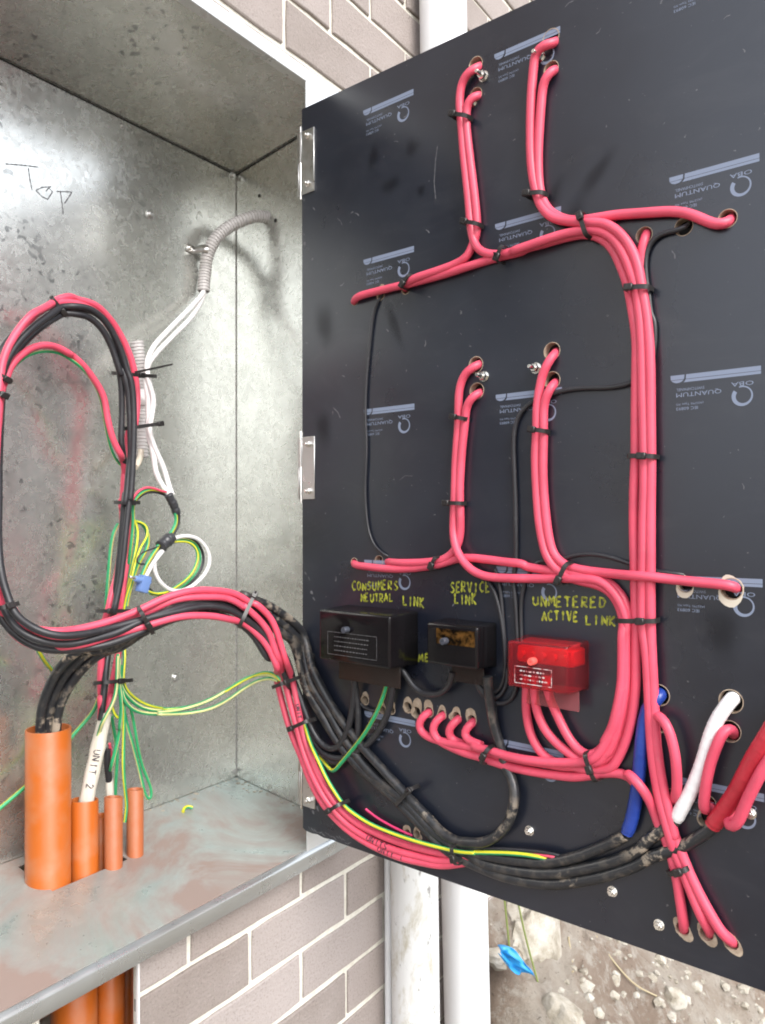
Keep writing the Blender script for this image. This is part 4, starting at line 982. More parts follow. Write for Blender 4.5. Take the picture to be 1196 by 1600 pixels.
 [(-127.2,160.0,296.8),(-126.9,160.0,323.8),(-127.5,158.0,342.8),(-128.7,152.0,365.9),(-126.8,142.0,390.3),(-122.1,128.0,414.6),(-115.9,112.0,433.7),(-104.8,95.0,447.1),(-92.0,70.0,444.7),(-72.1,58.0,462.3),(-44.6,44.0,482.1),(-13.1,28.0,494.3),(29.5,12.0,502.4),(66.5,-2.0,506.0),(100.8,-10.0,505.1),(87.1,-14.0,511.8),(107.3,-20.0,502.6),(132.3,-26.0,491.3),(158.2,-32.0,475.3),(182.9,-36.0,457.3),(199.0,-38.0,440.5),(191.8,-61.9,391.1),(190.7,-74.7,371.5),(191.1,-92.9,347.4),(188.9,-117.6,322.5),(187.6,-144.4,299.8),(185.5,-167.8,282.5),(182.9,-197.1,263.2),(180.2,-228.5,242.7),(177.7,-255.9,225.8),(174.4,-283.1,211.1),(171.5,-303.7,199.0),(169.0,-321.2,193.3),(166.5,-338.2,192.3),(163.8,-345.8,195.8),(162.1,-365.1,199.3),(160.2,-386.3,209.9),(158.8,-402.4,224.1),(157.9,-412.7,241.3),(158.5,-417.8,259.8),(162.6,-417.1,278.0),(167.2,-409.5,295.0),(170.0,-400.6,308.6),(168.5,-394.8,328.0),(167.0,-389.0,347.4),(165.3,-385.5,367.3),(161.4,-384.2,387.9),(157.4,-384.1,404.6),(155.4,-384.3,418.9)]),
('feed_cable','thick black feed cable arching from the orange conduit, topmost where it crosses the panel foot','thick mud-stained black feed cables','dirtyblack',6.8,
 [(-116.4,158.0,294.5),(-115.9,158.0,321.6),(-116.5,156.0,340.8),(-116.6,150.0,365.5),(-112.7,140.0,391.5),(-104.6,126.0,415.4),(-94.4,110.0,434.2),(-85.5,95.0,444.5),(-84.2,64.0,445.9),(-58.7,48.0,465.0),(-26.2,34.0,481.9),(15.6,18.0,493.3),(56.9,4.0,499.7),(88.8,-6.0,499.4),(83.2,-10.0,500.5),(101.2,-16.0,490.7),(134.4,-24.0,474.9),(160.5,-30.0,459.3),(182.9,-36.0,439.3),(194.3,-38.0,427.4),(193.2,-57.2,369.1),(192.7,-74.7,347.4),(191.9,-95.6,326.7),(190.0,-116.7,301.5),(188.6,-143.5,276.5),(186.3,-170.3,256.4),(183.4,-202.7,239.4),(180.7,-234.0,227.9),(178.3,-261.2,211.3),(174.9,-288.2,195.6),(172.7,-313.7,185.8),(170.5,-338.6,180.8),(169.1,-354.5,182.8),(166.6,-383.0,183.9),(162.6,-428.4,190.6),(159.5,-462.9,199.6),(156.1,-502.0,216.6),(153.5,-531.6,234.1),(151.8,-550.6,247.5),(150.8,-561.9,257.2)]),
('feed_cable','thick muddy black feed cable with tan smears, leading to the white taped cable','thick mud-stained black feed cables','dirtyblack',6.8,
 [(-110.7,148.0,294.7),(-110.3,148.0,321.9),(-110.9,146.0,341.1),(-109.0,142.0,363.4),(-102.4,132.0,388.9),(-91.3,120.0,412.3),(-79.6,106.0,429.9),(-67.8,92.0,439.8),(-70.6,60.0,447.9),(-43.0,46.0,466.8),(-9.7,32.0,480.3),(28.3,16.0,490.4),(67.2,4.0,491.2),(99.5,-6.0,481.2),(91.2,-6.0,485.2),(119.7,-18.0,468.7),(147.3,-28.0,453.3),(168.2,-33.0,440.1),(184.0,-37.0,424.2),(194.2,-45.9,362.3),(193.7,-63.7,340.6),(192.8,-84.7,317.1),(192.0,-105.3,291.6),(190.9,-128.9,269.8),(188.7,-154.5,256.8),(186.2,-182.6,242.4),(183.4,-214.6,230.6),(180.9,-242.4,215.0),(178.6,-269.4,197.5),(176.5,-292.6,184.4),(174.3,-318.1,175.9),(171.2,-341.7,179.0),(168.2,-364.0,173.2),(166.0,-389.9,172.6),(162.6,-428.3,177.4),(158.8,-471.2,188.1),(155.2,-511.9,205.1),(151.8,-550.5,224.7),(149.4,-578.2,245.4),(148.2,-591.8,262.4),(147.0,-604.7,272.7),(146.2,-614.6,282.1),(145.6,-620.5,289.1)]),
('feed_cable','lowest thick black feed cable, bowed along the panel foot towards the dark red sleeve','thick mud-stained black feed cables','dirtyblack',6.8,
 [(-98.2,185.0,285.5),(-98.3,185.0,313.6),(-99.1,182.0,333.5),(-101.3,172.0,361.4),(-99.9,156.0,389.1),(-93.2,140.0,412.2),(-84.1,122.0,429.9),(-74.1,72.0,450.8),(-45.4,54.0,470.1),(-13.8,38.0,484.0),(28.8,22.0,493.7),(65.9,8.0,494.9),(98.1,-2.0,488.7),(95.2,-6.0,489.2),(128.1,-20.0,468.0),(156.0,-28.0,450.0),(176.0,-34.0,433.9),(192.8,-50.6,357.8),(193.3,-67.4,333.2),(192.5,-88.3,309.9),(191.4,-112.4,285.0),(189.3,-136.6,266.3),(186.9,-163.6,251.3),(184.3,-193.0,237.4),(181.8,-221.5,223.9),(179.3,-249.1,208.4),(177.0,-275.9,193.5),(175.0,-299.0,180.5),(173.0,-321.4,170.3),(171.9,-334.2,168.8),(169.3,-363.4,165.3),(166.6,-393.9,163.4),(163.6,-427.8,165.6),(160.2,-466.5,172.6),(157.1,-501.5,186.0),(153.7,-540.6,204.9),(150.4,-577.8,227.4),(148.3,-590.2,238.9),(146.2,-613.9,252.2),(144.4,-634.3,266.0),(143.1,-649.2,279.9),(142.3,-659.0,288.6),(142.2,-659.2,291.8)]),
('blue_cable','thick blue taped cable dropping from a hole behind the trunk',None,'blue',7.6,
 [(178.9,-595.8,419.6),(160.5,-600.3,422.4),(150.4,-600.8,420.5),(147.8,-596.4,414.3),(148.3,-589.8,407.0),(148.7,-585.4,394.9),(148.9,-583.3,380.2),(149.1,-581.1,359.8),(149.3,-579.2,339.4),(149.4,-577.3,318.9),(149.7,-573.9,295.2),(150.1,-569.4,275.5),(150.6,-563.9,259.4)]),
('white_cable','thick white taped cable dropping from a hole between the red cables',None,'whitetape',7.6,
 [(171.9,-675.9,425.9),(153.6,-678.6,428.5),(141.5,-678.6,428.0),(139.0,-673.4,419.8),(138.6,-666.8,408.3),(139.1,-660.8,395.2),(139.5,-656.5,382.3),(139.8,-652.5,368.1),(140.2,-648.4,353.7),(140.6,-643.7,339.2),(141.1,-637.8,324.9),(142.8,-630.5,310.0),(144.3,-624.7,298.7),(145.7,-620.2,289.3)]),
('red_sleeved_cable','fat dark red taped cable slanting up out of frame at the right',None,'redtape',9.2,
 [(141.2,-659.4,292.2),(138.6,-666.4,303.6),(135.9,-673.9,316.7),(132.2,-681.6,329.8),(128.6,-688.5,342.7),(124.0,-695.4,356.9),(120.3,-702.8,372.1),(116.7,-709.9,386.9),(114.0,-717.5,402.7),(117.2,-727.5,421.2),(132.9,-731.0,428.6),(151.0,-730.9,429.0),(167.2,-729.4,427.0)]),
('red_cable','pink-red cable arching between two holes just right of the trunk','red cables tied in bundles across the black panel','red',5.6,
 [(179.7,-587.6,380.7),(161.1,-593.1,388.4),(148.7,-597.0,397.9),(140.2,-602.2,403.4),(135.7,-608.3,401.5),(133.1,-614.7,393.2),(132.7,-619.4,379.5),(132.4,-623.0,362.3),(134.2,-624.5,344.2),(137.3,-624.2,328.2),(142.6,-621.2,315.1),(151.0,-616.2,307.2),(165.6,-610.8,302.9),(178.0,-607.0,299.3)]),
('red_cable','red cable arching beside the white cable and tucking into a hole below','red cables tied in bundles across the black panel','red',5.8,
 [(171.9,-675.6,384.1),(153.6,-678.6,390.6),(141.5,-679.0,397.9),(135.8,-675.8,399.5),(132.2,-670.8,392.2),(130.6,-665.8,379.8),(131.0,-661.0,364.9),(131.4,-657.1,348.1),(133.7,-653.9,330.8),(135.9,-651.5,316.2),(140.0,-650.3,306.6),(143.8,-652.5,304.3),(149.6,-655.1,308.1),(163.8,-653.6,307.0),(174.0,-651.8,304.4)]),
('red_cable','red cable with a tight U-bend at the right edge, in front of the sleeve','red cables tied in bundles across the black panel','red',6.0,
 [(171.6,-679.6,303.8),(153.3,-682.2,309.1),(141.3,-680.9,309.1),(135.6,-677.3,306.8),(131.8,-675.3,301.6),(127.5,-678.0,298.3),(125.1,-683.4,300.2),(122.6,-688.8,308.7),(120.1,-693.8,322.1),(117.6,-699.1,336.1),(115.1,-705.0,349.5),(112.5,-711.6,363.5),(111.7,-721.1,382.4),(114.9,-729.9,400.6),(134.8,-731.8,406.6),(153.0,-730.5,405.1),(167.2,-729.0,403.1)]),
('black_wire','thin black wire hanging between the two far left holes','thin black wires on the panel','black',1.9,
 [(210.9,-187.1,959.2),(194.1,-195.9,951.8),(189.3,-193.4,945.5),(190.0,-185.6,937.5),(190.5,-179.7,920.9),(190.8,-175.9,898.7),(191.2,-171.3,865.1),(191.6,-167.4,831.3),(191.8,-165.1,794.3),(191.7,-165.7,757.1),(191.6,-167.1,737.9),(191.7,-165.9,703.7),(191.9,-163.9,669.5),(191.7,-166.1,632.3),(191.2,-172.0,601.0),(190.1,-183.8,581.3),(188.9,-197.6,571.8),(189.0,-207.7,567.8),(201.4,-204.4,564.4),(209.7,-200.5,562.6)]),
('black_wire','black wire from the hole beside the upper right red cable, going down behind the trunk','thin black wires on the panel','black',3.0,
 [(173.7,-632.7,956.6),(157.4,-634.9,949.7),(149.6,-633.0,944.4),(150.6,-621.8,942.8),(151.9,-606.3,943.6),(152.9,-595.4,937.4),(153.4,-589.0,923.8),(153.5,-588.3,902.1),(153.2,-592.1,874.6),(152.9,-595.4,849.9),(152.7,-597.3,849.6),(152.6,-598.7,832.5),(153.8,-596.3,808.9),(154.4,-589.3,790.5),(155.3,-579.4,781.9),(155.1,-569.7,778.5),(156.5,-554.4,776.2),(158.1,-536.1,776.7),(160.5,-509.2,779.1),(162.7,-484.2,778.7),(165.7,-460.7,774.5),(167.3,-443.0,769.3),(167.4,-429.9,761.3),(168.3,-420.4,747.3),(168.7,-415.9,724.6),(168.6,-416.4,689.3),(168.5,-418.0,648.5),(168.5,-418.4,607.9),(169.5,-417.8,570.0),(169.9,-414.0,544.3),(169.6,-416.8,516.0),(169.4,-418.7,483.3),(169.3,-420.0,455.1),(169.3,-419.9,426.8),(169.7,-416.3,402.4),(170.3,-408.7,389.3),(171.4,-396.1,382.4),(170.7,-381.7,383.6),(168.7,-370.3,391.4),(163.1,-365.2,403.0),(161.2,-364.3,413.3)]),
('black_wire','black wire arching behind the trunk and down to the red link box','thin black wires on the panel','black',2.6,
 [(172.0,-629.0,556.7),(155.9,-629.9,558.2),(151.6,-621.5,560.0),(153.5,-600.1,561.5),(155.4,-578.1,565.5),(156.5,-565.6,570.0),(158.5,-542.5,576.7),(160.6,-518.6,579.6),(162.6,-496.7,577.0),(165.1,-479.4,571.3),(167.9,-448.0,567.4),(168.7,-438.9,556.3),(168.3,-431.7,543.9),(168.7,-426.7,527.3),(168.9,-424.8,510.9),(168.9,-424.7,494.6),(168.9,-425.2,475.6),(167.8,-425.6,459.5)]),
('black_wire','black wire running down beside the word SERVICE to the service link','thin black wires on the panel','black',2.6,
 [(175.6,-359.8,553.1),(173.6,-370.9,544.5),(171.6,-382.4,533.9),(170.9,-390.8,514.4),(170.3,-397.1,488.3),(170.0,-400.5,459.9),(169.9,-401.9,433.6),(170.3,-398.0,411.1),(170.0,-389.5,396.9),(168.0,-378.2,393.6),(163.9,-367.8,402.1),(161.3,-363.0,413.1)]),
('black_wire','second black wire from the left behind the lower red cables','thin black wires on the panel','black',2.6,
 [(173.3,-386.1,556.3),(172.9,-391.2,543.2),(171.5,-395.7,521.3),(171.3,-398.1,492.7),(171.0,-400.5,466.4),(171.9,-402.4,437.8),(171.8,-403.3,411.4),(170.4,-396.6,395.5),(169.2,-387.4,387.9),(166.3,-374.0,391.2),(163.1,-365.8,404.2),(161.4,-361.7,412.9)]),
('black_cable','short black cable slung between the neutral link and the service link','thin black wires on the panel','black',4.2,
 [(168.4,-237.2,417.2),(167.8,-243.4,413.0),(169.4,-248.6,406.5),(172.6,-257.5,391.9),(173.4,-270.7,382.9),(171.8,-289.6,382.0),(170.3,-305.9,385.8),(167.2,-318.6,396.6),(162.5,-326.7,408.6),(160.3,-329.0,418.4)]),
('black_wire','thin black wire looping to a chipped hole below the neutral box','thin black wires on the panel','black',2.4,
 [(183.0,-150.5,391.5),(184.0,-150.4,373.6),(188.1,-149.8,357.6),(190.4,-158.2,345.6),(190.0,-174.1,341.2),(191.1,-184.4,341.3),(203.4,-181.6,339.0),(211.8,-177.3,337.0)]),
('earth_wire','green and yellow wire hanging from the neutral box to the bundle tip','green and yellow earth wires','gy',3.0,
 [(176.3,-215.2,402.0),(176.5,-213.3,388.4),(177.3,-204.3,363.9),(178.6,-188.8,335.0),(180.4,-168.4,305.8),(182.7,-142.2,276.0),(185.6,-120.6,253.8),(188.0,-105.7,239.3),(193.0,-94.5,240.1),(195.9,-83.8,246.7),(198.1,-70.1,254.4)]),
('earth_wire','green and yellow wire running along the red cables across the panel foot','green and yellow earth wires','gy',2.9,
 [(182.6,-52.2,309.4),(172.7,-74.1,280.8),(166.9,-94.3,259.7),(167.4,-110.8,234.3),(172.0,-127.2,210.8),(172.9,-139.9,198.4),(175.2,-159.5,188.7),(174.0,-185.0,182.1),(171.4,-225.4,178.3),(168.5,-270.0,177.3),(164.7,-313.0,179.4),(162.5,-337.8,181.4),(160.2,-364.5,187.1),(164.2,-352.5,183.6),(161.3,-385.7,191.9),(158.3,-419.8,199.8),(155.8,-448.2,204.3),(158.3,-465.5,204.1),(161.7,-472.1,202.2),(164.3,-477.1,200.6)]),
('pink_wire','thin bright pink wire end lying above the handwriting on the red cables',None,'pink',1.7,
 [(186.5,-167.4,196.4),(190.0,-173.6,190.8),(189.3,-181.8,187.8),(187.2,-205.9,182.4),(185.0,-231.0,178.7),(185.5,-248.0,176.3),(195.3,-250.3,171.2),(201.4,-249.4,168.2)]),
('black_wire','thin grey-black wire lying beside the green and yellow wire at the panel foot','thin black wires on the panel','black',2.0,
 [(165.7,-336.1,186.4),(163.3,-362.9,191.0),(165.5,-361.0,190.4),(162.4,-396.2,199.2),(159.4,-429.9,206.1),(156.8,-460.1,211.3),(157.2,-478.0,212.4),(160.4,-486.6,209.2),(164.2,-489.0,204.6)]),
('red_wire','thin red wire tucked under the green and yellow wire',None,'red',1.8,
 [(161.4,-407.6,198.2),(159.0,-434.3,203.3),(156.8,-460.1,207.5),(155.3,-476.8,209.7),(160.8,-482.5,206.5),(164.6,-484.9,203.5)]),
('earth_wire','bright yellow and green wire, top of the three slung right behind the red band','green and yellow earth wires','gy',2.4,
 [(10.8,160.0,485.7),(14.6,165.0,464.3),(12.1,160.0,435.0),(5.0,150.0,410.7),(-4.4,140.0,394.7),(-8.7,135.0,381.3),(-3.8,135.0,369.5),(11.8,135.0,353.8),(36.9,135.0,337.9),(71.7,135.0,325.4),(42.5,105.0,334.4),(79.9,90.0,333.4),(103.7,70.0,343.4),(119.0,52.0,354.8),(135.4,35.0,368.7),(148.9,15.0,379.9),(153.7,-5.0,384.9),(157.0,-18.0,381.0),(161.4,-22.0,372.8)]),
('earth_wire','cream and green wire in the middle of the three slung right','green and yellow earth wires','gypale',2.8,
 [(-6.8,150.0,419.8),(-14.3,140.0,403.6),(-17.4,133.0,386.6),(-15.7,128.0,372.4),(-2.6,128.0,355.5),(17.5,128.0,339.7),(42.9,128.0,329.7),(65.8,128.0,324.1),(22.0,92.0,335.6),(71.4,92.0,331.7),(98.3,70.0,341.2),(122.5,50.0,357.2),(141.6,30.0,373.4),(153.1,8.0,380.0),(157.7,-12.0,379.4),(160.7,-20.0,374.6)]),
('earth_wire','cream and green wire sagging lowest of the three slung right','green and yellow earth wires','gypale',2.8,
 [(-0.1,150.0,402.2),(-8.8,140.0,388.1),(-16.4,130.0,374.1),(-15.8,125.0,358.4),(-0.5,125.0,340.9),(22.0,125.0,330.0),(47.5,125.0,323.6),(63.3,125.0,320.8),(20.3,90.0,333.6),(74.7,90.0,324.2),(103.7,70.0,328.2),(124.5,52.0,340.6),(140.0,34.0,357.2),(151.5,12.0,370.6),(159.2,-8.0,374.8),(161.1,-18.0,371.6)]),
('earth_wire','yellow and cream earth wire entering the white sheath','green and yellow earth wires','gypale',2.8,
 [(-11.6,145.0,417.3),(-21.8,132.0,401.9),(-26.9,126.0,385.4),(-32.0,122.0,368.9),(-40.9,120.0,353.0),(-49.8,122.0,338.7),(-52.0,128.0,327.7),(-45.0,140.0,317.4),(-48.8,146.0,299.0)]),
('earth_wire','cream earth wire crossing down to the split grey sheath','green and yellow earth wires','gypale',2.8,
 [(-8.3,145.0,413.2),(-19.6,132.0,398.0),(-23.3,126.0,381.2),(-21.4,124.0,359.5),(-19.4,126.0,337.3),(-18.1,132.0,312.7),(-13.3,136.0,315.0),(-14.8,140.0,294.5),(-17.7,144.0,274.3),(-19.2,148.0,260.1),(-14.1,158.0,248.2)]),
('earth_wire','pale yellow wire hanging down behind the short orange conduits','green and yellow earth wires','gypale',2.8,
 [(-6.7,165.0,324.8),(-1.4,168.0,307.8),(2.5,168.0,288.8),(5.6,168.0,267.3),(4.5,168.0,246.8),(3.0,168.0,226.4),(1.8,168.0,206.0),(1.5,168.0,186.7)]),
('earth_wire','green and cream wire drooping in front of the short orange conduits','green and yellow earth wires','gy',2.5,
 [(-9.5,135.0,360.0),(-11.0,130.0,343.2),(-11.0,130.0,317.9),(-11.8,130.0,292.8),(-12.5,130.0,267.8),(-11.4,130.0,242.3),(-8.7,130.0,218.8),(-6.4,130.0,199.2),(-7.4,130.0,186.9),(-9.8,130.0,175.0)]),
('earth_wire','green and cream wire folded in a hanging loop right of the conduits','green and yellow earth wires','gypale',2.5,
 [(-4.2,140.0,340.5),(5.1,145.0,314.9),(15.2,145.0,284.3),(24.7,145.0,252.1),(32.8,145.0,222.6),(39.2,145.0,198.5),(44.9,145.0,187.7),(50.3,145.0,188.7),(50.7,145.0,203.2),(44.1,145.0,220.9),(34.3,145.0,243.1),(26.3,145.0,271.3),(19.9,145.0,304.0),(14.4,145.0,329.8),(8.2,142.0,343.0)]),
('earth_wire','little bright yellow-green loop just below the lower tie','green and yellow earth wires','gy',2.5,
 [(-31.2,132.0,349.4),(-28.0,132.3,340.0),(-23.4,132.6,331.5),(-17.9,132.9,328.1),(-10.9,133.1,327.8),(-5.8,133.4,331.6),(-6.7,133.7,339.3),(-10.3,134.0,345.1),(-8.8,140.0,351.6)]),
('earth_wire','green wire running from the bundle down-left behind the big conduit','green and yellow earth wires','gy',2.9,
 [(-6.0,185.0,425.8),(-11.8,180.0,399.1),(-14.4,180.0,369.8),(-18.3,180.0,353.8),(-26.8,180.0,336.9),(-41.5,180.0,323.5),(-58.0,180.0,310.7),(-66.1,180.0,303.6),(-85.5,192.0,270.9),(-118.8,196.0,251.5),(-140.6,198.0,238.3),(-161.7,200.0,226.4),(-178.6,202.0,216.3)]),
('earth_wire','short green and yellow wire showing between the band and the feed cables','green and yellow earth wires','gy',2.9,
 [(-202.3,110.0,527.3),(-194.2,115.0,511.6),(-182.0,120.0,492.8),(-166.9,125.0,476.9),(-155.6,130.0,461.1),(-145.5,135.0,446.5),(-132.1,145.0,432.0),(-113.7,158.0,416.0),(-96.9,170.0,402.6)]),
('earth_wire','thin yellow wire arching just under the lone red cable in the loop','green and yellow earth wires','gypale',2.2,
 [(-198.2,120.0,805.2),(-190.2,122.0,818.7),(-180.6,125.0,828.1),(-167.7,128.0,838.2),(-151.9,132.0,846.6),(-134.6,136.0,851.8),(-118.1,138.0,853.7),(-101.3,140.0,850.8),(-85.1,142.0,844.5),(-81.4,144.0,844.0),(-58.3,147.0,829.4),(-39.7,150.0,806.0),(-26.3,158.0,777.8),(-15.1,164.0,748.5),(-6.9,164.0,724.0),(1.8,162.0,708.8),(12.1,162.0,702.7)]),
('earth_wire','bright yellow wire rising from the lower tie beside the bundle','green and yellow earth wires','gy',2.3,
 [(3.9,150.0,485.2),(5.4,146.0,506.7),(9.7,142.0,525.0),(13.4,142.0,540.2),(17.5,142.0,553.8),(29.1,150.0,567.1),(36.4,152.0,579.4),(52.9,158.0,594.7),(56.9,160.0,607.4),(52.2,162.0,615.4),(44.0,164.0,619.5),(37.8,166.0,620.3)]),
('earth_wire','green wire arching right of the bundle in a tall hairpin','green and yellow earth wires','gy',2.9,
 [(39.4,168.0,619.5),(49.0,166.7,618.3),(56.8,165.3,609.0),(60.1,164.0,594.5),(57.6,162.7,580.2),(49.7,161.3,567.7),(39.9,160.0,557.0),(29.3,155.0,543.5),(19.7,150.0,528.7),(11.6,148.0,512.3),(6.1,148.0,491.2)]),
('earth_wire','green wire hugging the bundle just right of the red cable','green and yellow earth wires','gy',2.9,
 [(33.2,165.0,621.9),(38.1,163.9,612.4),(38.2,162.8,598.1),(35.4,161.6,582.4),(30.7,160.5,566.8),(25.1,159.4,549.8),(19.5,158.3,533.0),(14.0,157.1,514.8),(9.1,156.0,495.1)]),
('earth_wire','pale green wire on the left flank of the bundle','green and yellow earth wires','gypale',2.9,
 [(12.2,175.0,615.7),(5.6,175.0,606.3),(1.2,175.0,592.4),(-2.1,175.0,572.4),(-4.2,175.0,549.3),(-6.6,175.0,526.2),(-8.4,175.0,503.2),(-10.1,175.0,481.9),(-17.0,170.0,463.7),(-13.5,176.0,433.2),(-11.0,180.0,410.1)]),
('earth_wire','yellow wire from the joint to the bundle and down its right side','green and yellow earth wires','gy',2.5,
 [(79.7,142.0,665.3),(63.8,142.3,668.1),(48.2,142.6,669.5),(36.8,142.9,667.6),(25.6,143.2,660.7),(17.9,143.5,652.0),(14.8,143.8,641.9),(16.1,144.1,626.5),(15.6,144.4,611.0),(13.6,144.7,592.5),(11.1,145.0,572.5),(12.6,150.0,555.4)]),
('red_wire','thin red wire arching from the white cable joint to the bundle',None,'red',1.9,
 [(78.0,140.0,666.0),(67.9,140.0,666.5),(53.9,140.0,670.6),(38.3,140.0,672.3),(26.8,140.0,668.8),(18.3,140.0,662.8),(12.7,140.0,655.0),(17.7,150.0,645.1)]),
('black_wire','thin dark wire under the red and yellow wires at the cable joint','green and yellow earth wires','black',2.0,
 [(81.4,144.0,658.9),(73.2,144.0,662.7),(61.2,144.0,665.1),(47.4,144.0,665.2),(33.8,144.0,661.7),(27.5,148.0,657.0),(24.0,152.0,649.9)]),
('earth_wire','green wire between the taped joint and the grey tape','green and yellow earth wires','gy',3.0,
 [(92.7,138.0,633.1),(96.4,138.0,625.0),(93.1,138.0,613.6),(86.5,138.0,604.0),(78.3,138.0,594.4),(68.2,138.0,585.0)]),
('black_wire','dark wire running with the green wire down to the grey tape','green and yellow earth wires','black',2.2,
 [(102.4,142.0,636.4),(104.9,142.0,625.0),(102.0,142.0,611.9),(94.5,142.0,600.6),(85.8,142.0,591.0),(75.6,142.0,581.6)]),
('white_cable','white cable coiled in an open loop down to the blue terminal','white sheathed cables','white',3.3,
 [(78.0,140.0,584.8),(86.5,138.0,591.0),(101.0,138.0,594.8),(118.0,138.0,595.6),(135.3,138.0,592.5),(150.8,138.0,582.9),(162.5,138.0,569.1),(166.6,138.0,553.7),(160.9,138.0,538.7),(146.3,138.0,524.4),(126.6,138.0,513.2),(107.4,138.0,508.0),(90.6,138.0,508.4),(76.3,138.0,513.5),(62.2,138.0,524.8),(53.3,138.0,538.0),(50.0,138.0,550.8),(52.3,138.0,560.2),(61.9,140.0,569.3),(67.9,140.0,573.8)]),
('white_cable','short white cable running from the grey tape to the blue terminal','white sheathed cables','white',3.3,
 [(70.2,138.0,575.4),(63.6,137.2,570.1),(53.0,136.4,561.0),(43.5,135.6,551.2),(37.1,134.8,542.2),(31.6,134.0,534.8),(32.0,138.0,529.9)]),
('earth_wire','green and yellow wire coiled just inside the white loop','green and yellow earth wires','gy',2.3,
 [(90.3,140.0,586.9),(102.8,140.0,587.4),(121.9,140.0,585.6),(134.9,140.0,578.3),(141.5,140.0,566.4),(139.3,140.0,551.4),(130.6,140.0,536.9),(115.5,140.0,524.6),(98.6,140.0,515.9),(82.1,140.0,509.0),(67.9,140.0,506.8),(54.0,140.0,507.1),(42.3,140.0,510.4),(34.6,140.0,515.6)]),
('earth_wire','second green and yellow wire coiled inside the white loop','green and yellow earth wires','gy',2.1,
 [(96.3,147.0,588.3),(113.1,147.0,590.0),(132.5,147.0,587.5),(146.8,147.0,578.7),(153.5,147.0,564.1),(152.8,147.0,548.9),(143.5,147.0,534.3),(128.1,147.0,521.0),(111.0,147.0,511.4),(94.2,147.0,505.3),(79.9,147.0,503.1),(63.7,147.0,503.9),(49.9,147.0,507.1)]),
('black_wire','dark wire coiled between the white loop and the green wires','green and yellow earth wires','black',2.2,
 [(103.1,150.0,588.9),(124.3,150.0,592.1),(144.0,150.0,588.0),(157.3,150.0,575.8),(163.7,150.0,560.3),(161.8,150.0,546.7),(152.9,150.0,531.9),(137.4,150.0,519.4),(120.0,150.0,508.9),(98.9,150.0,502.3),(78.3,150.0,499.9),(62.2,150.0,505.2),(52.3,150.0,512.3),(46.5,150.0,519.0)]),
('earth_wire','green and yellow wire from the grey tape to the blue terminal','green and yellow earth wires','gy',2.9,
 [(63.9,140.0,585.1),(57.6,139.6,579.0),(47.4,139.2,566.7),(38.4,138.8,556.1),(31.4,138.4,545.5),(26.8,138.0,536.4)]),
('black_wire','fine black wire in a small hook left of the grey tape','green and yellow earth wires','black',1.2,
 [(60.2,138.0,580.5),(46.5,138.0,577.0),(32.9,138.0,573.5),(20.6,138.0,568.5),(14.4,138.0,562.6),(16.8,138.0,556.3),(25.3,138.0,553.3),(32.9,138.0,554.0)]),
('white_cable','white flat cable from the upper grey conduit passing the lower one on its right','white sheathed cables','white',4.2,
 [(224.0,213.0,1066.8),(222.5,212.0,1034.0),(213.9,208.0,1022.1),(173.7,195.0,986.2),(113.4,180.0,934.6),(72.1,170.0,894.3),(58.0,165.0,864.7),(58.9,160.0,835.9),(63.7,156.0,811.7),(58.9,155.0,782.7),(54.1,154.0,761.9),(61.5,152.0,738.2),(78.5,148.0,702.4),(84.8,142.0,671.9),(88.3,140.0,661.7)]),
('white_cable','second white flat cable running behind its twin down to the taped joint','white sheathed cables','white',4.2,
 [(228.6,216.0,1068.6),(228.0,216.0,1035.1),(221.2,212.0,1022.2),(185.2,200.0,978.3),(129.3,186.0,930.0),(87.3,176.0,893.5),(66.6,172.0,868.9),(59.4,168.0,844.9),(58.7,164.0,811.8),(58.0,160.0,778.9),(55.4,158.0,758.3),(59.7,156.0,738.2),(64.2,154.0,718.2),(63.9,150.0,697.7),(70.9,145.0,677.6),(80.4,141.0,663.6)]),
('white_cable','pale cable stub poking from the lower end of the grey conduit','white sheathed cables','cream',5.0,
 [(67.2,190.0,735.1),(64.6,188.0,721.4),(56.4,184.0,712.5),(46.3,178.0,705.1)]),
('grey_sheath_core','dark grey cable core lying in the split grey sheath',None,'black',5.0,
 [(-17.6,160.0,279.3),(-16.7,162.0,266.0),(-14.6,164.0,249.8),(-11.6,166.0,238.4),(-8.6,168.0,227.0)]),
('red_wire','thin red core beside the dark core in the split sheath',None,'red',2.2,
 [(-14.1,160.0,287.4),(-11.1,162.0,277.5),(-8.6,164.0,266.2),(-5.7,167.0,252.2)]),
]
SHEATHS = [
('white_sheath','white cable sheath marked in black pen, standing in an orange conduit','sheath',10.5,
 [(-32.7,144.0,339.3),(-35.0,144.8,329.7),(-38.1,145.5,315.2),(-42.7,146.3,297.4),(-47.1,147.0,278.5),(-51.6,147.7,259.7),(-56.7,148.5,238.7),(-61.6,149.2,216.6),(-63.4,150.0,201.0)]),
('grey_sheath','grey cable sheath slit open above the small orange conduits','sheath',6.2,
 [(-8.6,168.0,232.1),(-8.3,168.0,224.3),(-7.7,168.0,211.3),(-7.4,168.0,195.8),(-7.4,168.0,180.3)]),
]
